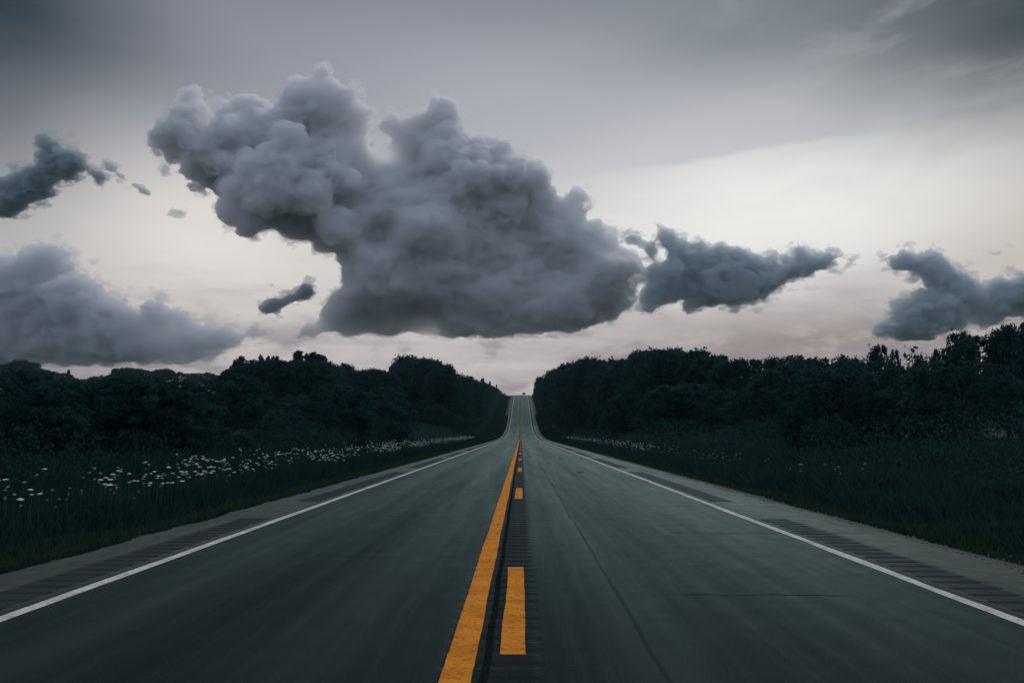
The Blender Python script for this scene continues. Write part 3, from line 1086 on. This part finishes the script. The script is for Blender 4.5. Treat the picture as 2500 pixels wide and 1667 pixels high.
def depth_l(x):
    if x < 560:
        return 470.0
    if x < 800:
        return 150.0
    if x < 950:
        return 215.0
    if x < 1075:
        return 225.0
    return min(515.0, 17.0 * 2060 / (1272 - x) if x < 1240 else 515)


def depth_r(x):
    if x < 1330:
        return min(505.0, 13.0 * 2060 / (x - 1272))
    k = np.interp(x, [1330, 1480, 1700, 2100, 2500], [14.5, 17.0, 21.0, 23.0, 24.0])
    return k * 2060 / (x - 1272)


def dome(u):
    return 0.55 + 0.45 * np.sqrt(np.clip(1 - (2 * u) ** 2, 0, 1))


def skyline(tab, depth, n_max, seed, kinds):
    """Trees whose heads together make the outline of the wood; each stands on the ground at its own distance."""
    rng = random.Random(seed)
    X0, X1 = int(tab[0][0]), int(tab[-1][0])
    xs_ = np.arange(X0, X1 + 1, 2.0)
    want = np.interp(xs_, [p[0] for p in tab], [p[1] for p in tab])
    jr = np.random.default_rng(seed + 500)
    amp = np.interp(xs_, [0, 1090, 1120, 1325, 1345, 1690, 1730, 2600], [4.5, 4.5, 1.5, 1.5, 5.0, 5.5, 6.0, 4.0])
    for wl in (10.0, 22.0):                         # tops are never level with their neighbours
        kx = np.arange(X0 - wl, X1 + 2 * wl, wl)
        want = want - amp * 0.8 * np.interp(xs_, kx, jr.uniform(-1, .9, len(kx)))
    tol = np.interp(xs_, [0, 1690, 1730, 2080, 2120, 2600], [5, 5, 11, 11, 26, 30])      # clefts between the crowns of the nearer trees
    env = np.full(len(xs_), 1040.0)
    out = []
    for _ in range(n_max):
        gap = env - want - tol
        gap = gap * (1 + 0.1 * np.array([rng.random() for _ in xs_]))
        i = int(gap.argmax())
        if gap[i] <= 0:
            break
        x = xs_[i]
        d = depth(x) * (0.94 + 0.12 * rng.random())
        P = at(x, want[i], d)
        gz = float(ground(P[0], d))
        H = P[2] - gz
        if H < 1.0:
            env[i] = want[i]
            continue
        best = None
        for wf in ((0.5, 0.36, 0.24, 0.15) if x < 560 else (0.66, 0.5, 0.36, 0.24, 0.15)):
            wp = max(6.0, H * wf * FPX / d)
            u = (xs_ - x) / wp
            m = np.abs(u) < 0.5
            topz = (1057 - want[m]) / FPX * d + CAM_Z - gz        # room above the ground
            Hfit = float((topz / dome(u[m])).min())
            if Hfit >= H * 0.97 or H - Hfit < 5 * d / FPX or wf == 0.15:
                best = (wf, min(H, max(Hfit, H * .93)), wp)
                break
        wf, Hh, wp = best
        u = (xs_ - x) / wp
        m = np.abs(u) < 0.5
        prof = 1057 - (gz - CAM_Z + Hh * dome(u)) / d * FPX
        env = np.where(m, np.minimum(env, prof + 2), env)
        env[i] = min(env[i], want[i] + 4)
        out.append((x, P[0], d, Hh, wf))
    return out


def zone_label(x, X, Y):
    if x < 560:
        return 'dark broadleaf tree on the distant ridge far left of the road', 'trees on the far ridge', 'tree'
    if x < 960:
        return 'dark broadleaf tree in the wooded rise left of the flowering verge', 'trees of the wooded rise on the left', 'tree'
    if x < 1110:
        return 'dark rounded tree in the tall stand left of the climbing road', 'trees of the tall stand left of the road', 'tree'
    if x < 1272:
        return 'dark tree lining the left side of the road up to the crest', 'trees lining the climb on the left', 'tree'
    if x < 1450:
        return 'dark tree lining the right side of the road up to the crest', 'trees lining the climb on the right', 'tree'
    if x < 1740:
        return 'dark tall tree in the high wood right of the road', 'trees of the high wood on the right', 'tree'
    if x < 2115:
        return 'dark leafy tree in the even hedgerow wood right of the road', 'trees of the even wood on the right', 'tree'
    return 'dark leafy tree close by at the right edge of the view', 'near trees at the right edge', 'tree'


SPECIAL = {   # skyline trees one can point to: photograph x, tolerance, label
    990: (8, 'tall loose-topped tree sticking up at the left end of the stand by the road'),
    1098: (7, 'open-crowned tree at the right end of the stand left of the road'),
    1567: (9, 'tall open-headed tree, first high point of the wood right of the road'),
    1712: (9, 'square-shouldered tall tree where the high right wood drops away'),
    2145: (9, 'airy slender tree standing above the even right-hand wood'),
    2182: (7, 'small narrow tree close beside the airy slender tree'),
    2333: (10, 'pointed tall tree reaching up to the dark cloud at the right edge'),
    2480: (12, 'broad leafy tree cut by the right edge of the view'),
    75: (16, 'broad clump-headed tree at the far left end of the ridge'),
    310: (16, 'flat-topped tree on the ridge left of the pale roof'),
    1440: (8, 'round-topped tree with a bare twig above it, right of the road'),
    2290: (10, 'rounded leafy tree left of the pointed tall tree at the right'),
}
spec_used = set()
n_tree = 0
for tab, dep, nm, sd in ((SKY_L, depth_l, 140, 1), (SKY_R, depth_r, 140, 2)):
    for (x, X, Y, H, wf) in skyline(tab, dep, nm, sd, None):
        lab, grp, cat = zone_label(x, X, Y)
        for k, (tol, sl) in SPECIAL.items():
            if k not in spec_used and abs(x - k) <= tol:
                spec_used.add(k)
                lab, grp = sl, None
                break
        if wf > 0.45:
            pr = random.choice(OPEN if x > 2115 or (x > 1740 and random.random() < .5) else BROAD)
            w = wf / 0.63
        else:
            pr = random.choice(NARROW)
            w = wf / 0.37
            if x > 2115 and random.random() < .5:
                pr, w = random.choice(OPEN), wf / 0.53
        plant('broadleaf_tree', pr, X, Y, H, w, lab, cat, grp)
        n_tree += 1
print('skyline trees', n_tree, 'special', len(spec_used), set(SPECIAL) - spec_used)

# red cedars whose spires break the skyline
for (x, ytop, Y, wd, lab) in ((588, 874, 148, 1.0, 'spiky cedar at the left end of the wooded rise'), (576, 884, 145, 1.0, 'leaning bristly cedar below the spiky cedar on the left rise'),
                              (638, 871, 152, .7, 'small pointed cedar top among the round trees on the left rise'), (655, 873, 154, .7, 'first of three close cedar spires on the left rise'),
                              (666, 874, 154, .7, 'middle of three close cedar spires on the left rise'), (677, 873, 154, .7, 'last of three close cedar spires on the left rise'),
                              (729, 860, 150, 1.5, 'tallest spreading cedar on the left rise'), (752, 868, 152, 1.0, 'slim cedar between the tallest cedar and the feathery one'),
                              (766, 864, 150, 1.6, 'feathery broad cedar right of the tallest cedar'), (786, 870, 151, 1.3, 'bristly cedar ending the left rise'),
                              (840, 891, 214, 1.2, 'small cedar in the dip between the left rise and the stand'),
                              (1178, 930, 360, 1.2, 'pointed cedar on the slope left of the crest'), (1150, 924, 300, 1.0, 'cedar tip halfway up the left treeline'),
                              (1196, 938, 410, .9, 'thin cedar high on the left treeline near the crest'), (1212, 946, 450, .9, 'last small cedar before the crest on the left'),
                              (168, 910, 468, 1.3, 'small dark cedar on the dip of the far left ridge'),
                              (1375, 893, 235, .8, 'thin spire among the trees climbing on the right'), (1493, 880, 165, .8, 'twiggy spire in the notch of the right treeline')):
    P = at(x, ytop - 9, Y)
    plant('cedar_tree', random.choice(CEDAR), P[0], Y, P[2] - float(ground(P[0], Y)), wd, lab, 'tree', 'cedars along the treeline')

P = at(2222, 842, 47)
plant('sapling', SAP[0], P[0], 47, P[2] - float(ground(P[0], 47)), 1.0, 'sparse sapling with few leaves showing sky, near the right edge', 'tree')
P = at(2240, 845, 49)
plant('sapling', SAP[0], P[0], 49, P[2] - float(ground(P[0], 49)), .9, 'second sparse sapling just right of the first, sky between leaves', 'tree', None, 2.0)
P = at(1316, 921, 430)
plant('sapling', NARROW[2], P[0], 430, P[2] - float(ground(P[0], 430)), 1.0, 'open leafy little tree at the right shoulder of the crest', 'tree')

# lower wood and scrub in front of the skyline trees
def want_y(x):
    tab = SKY_L if x < 1272 else SKY_R
    return np.interp(x, [p[0] for p in tab], [p[1] for p in tab])


def px_of(X, Y):
    return 1272 + X / Y * FPX


rr = random.Random(9)
for side, n in ((-1, 74), (1, 60)):
    k = tries = 0
    while k < n and tries < 4000:
        tries += 1
        Y = 20 + 460 * rr.random() ** 1.5
        if side < 0:
            X = -(13 + 4 * rr.random() + (90 if Y > 40 else 20) * rr.random() ** 2.0 * min(1, Y / 120))
        else:
            X = 12.0 + 9 * rr.random()
        x = px_of(X, Y)
        if not (-80 < x < 2580):
            continue
        low_top = 34 if 385 < x < 480 and Y < 340 else 0          # the farm roof stays in view over the scrub
        room = (1057 - want_y(x) - 22 - low_top) / FPX * Y + CAM_Z - float(ground(X, Y))
        H = min(room, 2.2 + 4.6 * rr.random())
        if H < 1.5:
            continue
        k += 1
        if side < 0:
            lab, grp = ('low dark bush at the foot of the wood left of the road', 'bushes below the left wood')
        else:
            lab, grp = ('low dark bush at the foot of the wood right of the road', 'bushes below the right wood')
        plant('bush', rr.choice(SHRUB), X, Y, H, .9 + .3 * rr.random(), lab, 'bush', grp)


# ------------------------------------------------------------------ weeds, turf, undergrowth, flowers
def blades(n, fx, fy, fh, fw, seed, mat, name, label, cat, kind='stuff'):
    rng = np.random.default_rng(seed)
    Y = fy(rng, n)
    X = fx(rng, n, Y)
    Z = ground(X, Y) - .02
    H = fh(rng, n, X, Y)
    W = fw(rng, n, Y)
    th = rng.random(n) * 2 * math.pi
    bx, by = np.cos(th) * W, np.sin(th) * W
    lx, ly = rng.standard_normal(n) * H * .28, rng.standard_normal(n) * H * .28
    V = np.stack([np.stack([X - bx, Y - by, Z], 1), np.stack([X + bx, Y + by, Z], 1),
                  np.stack([X + bx * .8 + lx * .35, Y + by * .8 + ly * .35, Z + H * .6], 1), np.stack([X + lx, Y + ly, Z + H], 1)], 1).reshape(-1, 3)
    o = obj(name, mesh_np(name, V, np.arange(4 * n).reshape(n, 4), mat))
    tag(o, label, cat, kind=kind)
    return o


def patch(X, Y, a, b):
    return 0.5 + 0.25 * np.sin(X * a + Y * b) + 0.25 * np.sin(X * b * 1.7 - Y * a * .6 + 1)


for sd, sgn, x0 in ((31, -1, 6.4), (32, 1, 6.7)):
    side = 'left' if sgn < 0 else 'right'
    blades(190000, lambda r, n, Y, s=sgn, x0=x0: s * (x0 + 0.5 * r.standard_normal(n) * .5 + 10.0 * r.random(n) ** 1.25), lambda r, n: 5 + 480 * r.random(n) ** 2.6,
           lambda r, n, X, Y: (0.28 + 0.55 * r.random(n)) * np.clip((np.abs(X) - 5.6) / 1.8, .3, 1) * (0.7 + .6 * patch(X, Y, .8, .35)) * np.clip(.45 + Y / 55, .5, 1), lambda r, n, Y: (.004 + .004 * r.random(n)) * (1 + Y / 28),
           sd, weedm, 'weeds', 'tall dark weeds and grass along the %s verge' % side, 'weeds')
for sd, sgn, x0 in ((41, -1, 4.97), (42, 1, 5.75)):
    side = 'left' if sgn < 0 else 'right'
    blades(80000, lambda r, n, Y, s=sgn, x0=x0: s * (x0 + 1.9 * r.random(n) ** (1.3 if s < 0 else 1.0)), lambda r, n: 3 + 330 * r.random(n) ** 2.4,
           lambda r, n, X, Y: (.05 + .13 * r.random(n)) * (0.6 + .8 * patch(X, Y, 1.3, .9)), lambda r, n, Y: (.008 + .006 * r.random(n)) * (1 + Y / 30),
           sd, turfm, 'grass', 'short green grass between the shoulder and the weeds on the %s' % side, 'grass')


def undergrowth(seed, sgn, n, x0, x1, name, label):
    rng = np.random.default_rng(seed)
    Y = 12 + 500 * rng.random(n * 2) ** 1.7
    X = sgn * (x0 + (x1 - x0) * rng.random(n * 2) ** 1.6)
    H = (1.0 + 1.5 * patch(X, Y, .31, .13)) * np.clip((np.abs(X) - x0 + .6) / 2.5, .25, 1)
    Zr = rng.random(n * 2) ** .8
    C = np.stack([X, Y, ground(X, Y) + H * Zr], 1)[:n]
    V, F = leaf_quads(C, .032, rng)
    sc = np.repeat(1 + C[:, 1] / 35.0, 4)[:, None]
    ctr = np.repeat(C, 4, 0)
    V = ctr + (V - ctr) * sc
    tag(obj(name, mesh_np(name, V, F, leafm)), label, 'undergrowth', kind='stuff')


undergrowth(51, -1, 110000, 11.0, 30.0, 'undergrowth', 'dark tangled undergrowth beneath the trees on the left')
undergrowth(52, 1, 110000, 10.0, 24.0, 'undergrowth', 'dark tangled undergrowth beneath the trees on the right')

petal = material('white_petals', (0.36, 0.41, 0.34), 0.7, 0.2, vary=0.1, scale=9.0)
petal_far = material('white_umbels', (0.56, 0.62, 0.52), 0.7, 0.2, vary=0.15, scale=3.0)
stemm = material('green_stems', (0.04, 0.075, 0.035), 0.7, 0.2, vary=0.2)


def flower_mesh(seed):
    """A flat white umbel on a thin branching stem, one metre tall."""
    rng = np.random.default_rng(seed)
    mb = MB()
    heads = [(np.array([rng.normal() * .05, rng.normal() * .05, 1.0]), .055)]
    if rng.random() < .65:
        heads.append((np.array([rng.normal() * .13, rng.normal() * .13, .80 + .12 * rng.random()]), .042))
    mb.tube([(0, 0, 0), (0.01, 0, .5), heads[0][0] - (0, 0, .03)], [.006, .005, .003], 4, 0)
    for hd, r in heads[1:]:
        mb.tube([(0.01, 0, .5), hd - (0, 0, .03)], [.004, .002], 4, 0)
    for hd, r in heads:
        tl = rng.normal(size=2) * .18
        for k in range(16):
            a = k * 2.39996
            q = r * math.sqrt(k / 16.0)
            p = hd + np.array([q * math.cos(a), q * math.sin(a), -q * q * 5 + tl[0] * q * math.cos(a) + tl[1] * q * math.sin(a)])
            s = r * (.24 + .08 * rng.random())
            n = 6
            ring = [p + np.array([s * math.cos(j * 6.283 / n + a), s * math.sin(j * 6.283 / n + a), 0]) for j in range(n)]
            mb.add(ring + [p + np.array([0, 0, s * .45]), p - np.array([0, 0, s * .5])], [(j, (j + 1) % n, n) for j in range(n)] + [((j + 1) % n, j, n + 1) for j in range(n)], 1)
        for k in range(6):
            a = k * 1.047
            mb.tube([hd - (0, 0, .04), hd + np.array([r * .7 * math.cos(a), r * .7 * math.sin(a), -.012])], [.0016, .0012], 3, 0)
    return mb.mesh('wildflower', [stemm, petal])


FL = [flower_mesh(60 + i) for i in range(7)]
rf = np.random.default_rng(77)


def flower_spots(side, n, near):
    out = []
    while len(out) < n:
        if side < 0:
            Y = 10.5 + (60 if near else 150) * rf.random() ** (1.2 if near else 0.9)
            X = -(6.7 + .012 * Y + abs(rf.normal()) * 1.15 + (1.2 if Y < 14 else 0) * rf.random())
        else:
            Y = (16 + 70 * rf.random() ** .75) if near else (50 + 120 * rf.random())
            X = 6.7 + abs(rf.normal()) * .8 + .01 * Y
        if patch(np.array(X), np.array(Y), .9, .42) * (1.0 if side < 0 else 1.1) < .12 + .45 * rf.random():
            continue
        H = .62 + .38 * rf.random()
        out.append((X, Y, H))
    return sorted(out, key=lambda p: p[1])


for side, n, lab, grp in ((-1, 205, 'white flat-topped wildflower standing in the weeds left of the road', 'white wildflowers on the left verge'),
                          (1, 90, 'white flat-topped wildflower standing in the weeds right of the road', 'white wildflowers on the right verge')):
    for (X, Y, H) in flower_spots(side, n, True):
        o = obj('wildflower', FL[int(rf.integers(0, 7))])
        o.location = (X, Y, float(ground(X, Y)) - .02)
        k_ = H * (.50 if Y < 16 else .62)
        o.scale = (k_, k_, H)
        o.rotation_euler = (0, 0, rf.random() * 6.28)
        tag(o, lab, 'wildflower', grp)


def flower_drift(side, n, label):
    V, F0, F1, k = [], [], [], 0
    for (X, Y, H) in flower_spots(side, n, False):
        z = float(ground(X, Y))
        r = .034 + .026 * rf.random()
        c = np.array([X, Y, z + H])
        ring = [c + np.array([r * math.cos(j * 1.0472), r * math.sin(j * 1.0472), rf.normal() * .006]) for j in range(6)]
        V += ring + [c + np.array([0, 0, r * .35]), c - np.array([0, 0, r * .4])]
        F1 += [(k + j, k + (j + 1) % 6, k + 6) for j in range(6)] + [(k + (j + 1) % 6, k + j, k + 7) for j in range(6)]
        k += 8
        V += [np.array([X - .004, Y, z]), np.array([X + .004, Y, z]), c + (.003, 0, -.02), c + (-.003, 0, -.02)]
        F0.append((k, k + 1, k + 2, k + 3))
        k += 4
    me = mesh_np('wildflower_drift', np.array(V), [np.array(F1), np.array(F0)], [petal_far, stemm], [0] * len(F1) + [1] * len(F0))
    tag(obj('wildflower_drift', me), label, 'wildflowers', kind='stuff')


flower_drift(-1, 1500, 'drift of tiny white wildflowers farther along the left verge')
flower_drift(1, 600, 'drift of tiny white wildflowers farther along the right verge')

# loose stones on the right shoulder's edge
rs = np.random.default_rng(90)
V, F = [], []
oct_ = np.array([(1, 0, 0), (0, 1, 0), (-1, 0, 0), (0, -1, 0), (0, 0, .7), (0, 0, -.7)])
of = np.array([(0, 1, 4), (1, 2, 4), (2, 3, 4), (3, 0, 4), (1, 0, 5), (2, 1, 5), (3, 2, 5), (0, 3, 5)])
for k in range(3500):
    Y = 4 + 60 * rs.random() ** 1.6
    X = 4.85 + 1.0 * rs.random() ** 1.2 if k % 5 else -(4.92 + .25 * rs.random())
    r = .008 + .018 * rs.random() ** 2
    V.append(np.array([X, Y, float(ground(X, Y)) + r * .2]) + oct_ * r * (0.7 + .6 * rs.random((6, 1))))
    F.append(of + 6 * k)
stone = material('gravel_stone', (0.14, 0.15, 0.14), 0.9, 0.2, vary=0.5, scale=2.0)
tag(obj('gravel', mesh_np('gravel', np.concatenate(V), np.concatenate(F), stone)), 'loose gravel scattered along the edges of the paved shoulders', 'gravel', kind='stuff')

# ------------------------------------------------------------------ small things on the road
twigm = material('dead_twig', (0.02, 0.018, 0.016), 0.9, 0.2)
for (x, y, ln, lab) in ((1369, 1121, .34, 'small dark forked twig lying in the right lane, the farther one'), (1415, 1153, .26, 'small dark twig lying in the right lane, the nearer one')):
    Y = FPX * CAM_Z / (y - 1057)
    X = (x - 1272) / FPX * Y
    mb = MB()
    mb.tube([(-ln / 2, .05, .012), (0, 0, .03), (ln / 2, -.03, .014)], [.010, .013, .006], 6)
    mb.tube([(0, 0, .03), (ln * .28, .10, .05)], [.008, .003], 5)
    mb.tube([(-ln * .2, .02, .02), (-ln * .3, -.09, .035)], [.006, .002], 5)
    o = obj('twig', mb.mesh('twig', twigm))
    o.location = (X, Y, .004)
    o.rotation_euler = (0, 0, -.5)
    tag(o, lab, 'twig')

# ------------------------------------------------------------------ car going over the crest
def build_car():
    paint_ = material('dark_car_paint', (0.018, 0.020, 0.024), 0.35, 0.5, vary=0.1)
    glass = material('tinted_glass', (0.012, 0.015, 0.017), 0.1, 0.6, vary=0.05)
    rub = material('tyre_rubber', (0.015, 0.015, 0.015), 0.9, 0.2)
    alloy = material('alloy_rim', (0.4, 0.4, 0.4), 0.35, 0.5, 0.8)
    red = material('tail_lens', (0.30, 0.015, 0.012), 0.25, 0.5)
    plate = material('plate', (0.6, 0.6, 0.58), 0.5, 0.4)
    chrome = material('bright_bumper', (0.55, 0.56, 0.56), 0.35, 0.5, 0.2)
    Y = 541.0
    X = 1.86
    slope = float(zroad(Y + 2) - zroad(Y - 2)) / 4
    t = empty('car', (X, Y, float(zroad(Y)) + .005))
    t.rotation_euler = (math.atan(slope), 0, 0)
    tag(t, 'small dark car topping the crest in the right lane', 'car')
    mb = MB()
    mb.prism([(-2.25, .35), (-2.28, .95), (-2.2, 1.08), (1.1, 1.05), (2.1, .92), (2.25, .7), (2.2, .35)], -.92, .92)
    mb.prism([(-2.1, 1.05), (-1.85, 1.62), (-1.6, 1.70), (.1, 1.68), (.95, 1.06)], -.74, .74)
    obj('body', mb.mesh('body', paint_), t)
    g = MB()
    g.add([(-.62, -2.10, 1.14), (.62, -2.10, 1.14), (.60, -1.90, 1.55), (-.60, -1.90, 1.55)], [(0, 1, 2, 3), (3, 2, 1, 0)])
    obj('rear_window', g.mesh('rear_window', glass), t)
    g = MB()
    g.add([(-.64, .95, 1.12), (.64, .95, 1.12), (.60, .22, 1.62), (-.60, .22, 1.62)], [(0, 1, 2, 3), (3, 2, 1, 0)])
    obj('windscreen', g.mesh('windscreen', glass), t)
    for s in (-1, 1):
        g = MB()
        g.box((s * .745, -.6, 1.36), (.02, 1.9, .36))
        obj('side_window', g.mesh('side_window', glass), t)
        g = MB()
        g.box((s * .78, -2.27, .88), (.20, .06, .24))
        obj('tail_light', g.mesh('tail_light', red), t)
        g = MB()
        g.box((s * .68, 2.22, .72), (.32, .06, .14))
        obj('headlight', g.mesh('headlight', plate), t)
        g = MB()
        g.box((s * 1.0, .75, 1.12), (.16, .12, .12))
        obj('wing_mirror', g.mesh('wing_mirror', paint_), t)
        for yy in (-1.4, 1.4):
            w = MB()
            w.tube([(s * .70, yy, .33), (s * .92, yy, .33)], [.33, .33], 20)
            wo = obj('wheel', w.mesh('wheel', rub), t)
            r_ = MB()
            r_.tube([(s * .915, yy, .33), (s * .935, yy, .33)], [.2, .19], 16)
            obj('rim', r_.mesh('rim', alloy), wo)
    g = MB()
    g.box((0, -2.30, .48), (1.7, .10, .20))
    obj('bumper', g.mesh('bumper', chrome), t)
    g = MB()
    g.box((0, -2.36, .62), (.32, .02, .16))
    obj('number_plate', g.mesh('number_plate', plate), t)


build_car()


# ------------------------------------------------------------------ farm building on the left ridge
def build_house():
    wall = material('pale_boards', (0.45, 0.45, 0.43), 0.8, 0.3, vary=0.1)
    roofm = material('pale_metal_roof', (0.80, 0.80, 0.80), 0.4, 0.4, vary=0.05)
    dk = material('dark_glass', (0.02, 0.025, 0.03), 0.15, 0.6)
    doorm = material('grey_door', (0.2, 0.2, 0.2), 0.7, 0.3)
    Y = 330.0
    P = at(428, 934, Y)
    gz = float(ground(P[0], Y))
    hz = max(2.4, P[2] - gz)
    t = empty('farmhouse', (P[0], Y, gz), R(-20))
    tag(t, 'small pale-roofed farm building among dark trees on the left ridge', 'house')
    W, L = 5.6, 4.2
    m = MB()
    m.box((0, 0, hz / 2 - .15), (W, L, hz + .3))
    m.prism([(-L / 2, hz), (L / 2, hz), (0, hz + .9)], -W / 2 + .02, W / 2 - .02)
    obj('wall', m.mesh('wall', wall), t)
    m = MB()
    for s in (-1, 1):
        m.add([(-W / 2 - .3, s * (L / 2 + .35), hz - .12), (W / 2 + .3, s * (L / 2 + .35), hz - .12), (W / 2 + .3, 0, hz + 1.0), (-W / 2 - .3, 0, hz + 1.0),
               (-W / 2 - .3, s * (L / 2 + .35), hz - .04), (W / 2 + .3, s * (L / 2 + .35), hz - .04), (W / 2 + .3, 0, hz + 1.1), (-W / 2 - .3, 0, hz + 1.1)],
              [(3, 2, 1, 0), (4, 5, 6, 7), (0, 1, 5, 4), (1, 2, 6, 5), (2, 3, 7, 6), (3, 0, 4, 7)])
    obj('roof', m.mesh('roof', roofm), t)
    m = MB()
    m.box((-.4, -L / 2 - .02, 1.02), (.95, .06, 2.04))
    obj('door', m.mesh('door', doorm), t)
    for x in (-1.9, 1.4):
        m = MB()
        m.box((x, -L / 2 - .02, hz * .6), (1.0, .06, .9))
        obj('window', m.mesh('window', dk), t)


build_house()


# ------------------------------------------------------------------ thin haze volume, added to lift the dark tones of trees and land
def build_haze():
    m = bpy.data.materials.new('lift_haze')
    m.use_nodes = True
    t = m.node_tree
    t.nodes.clear()
    v = t.nodes.new('ShaderNodeVolumePrincipled')
    v.inputs['Color'].default_value = (0.62, 0.88, 0.96, 1)
    v.inputs['Density'].default_value = 0.00008
    v.inputs['Anisotropy'].default_value = 0.0
    o = t.nodes.new('ShaderNodeOutputMaterial')
    t.links.new(v.outputs[0], o.inputs['Volume'])
    m.cycles.homogeneous_volume = True
    mb = MB()
    mb.box((0, 1950, 33), (5400, 4100, 78))
    tag(obj('haze', mb.mesh('haze', m)), 'thin blue haze added over the valley to lift its dark tones', 'haze', kind='stuff')


build_haze()
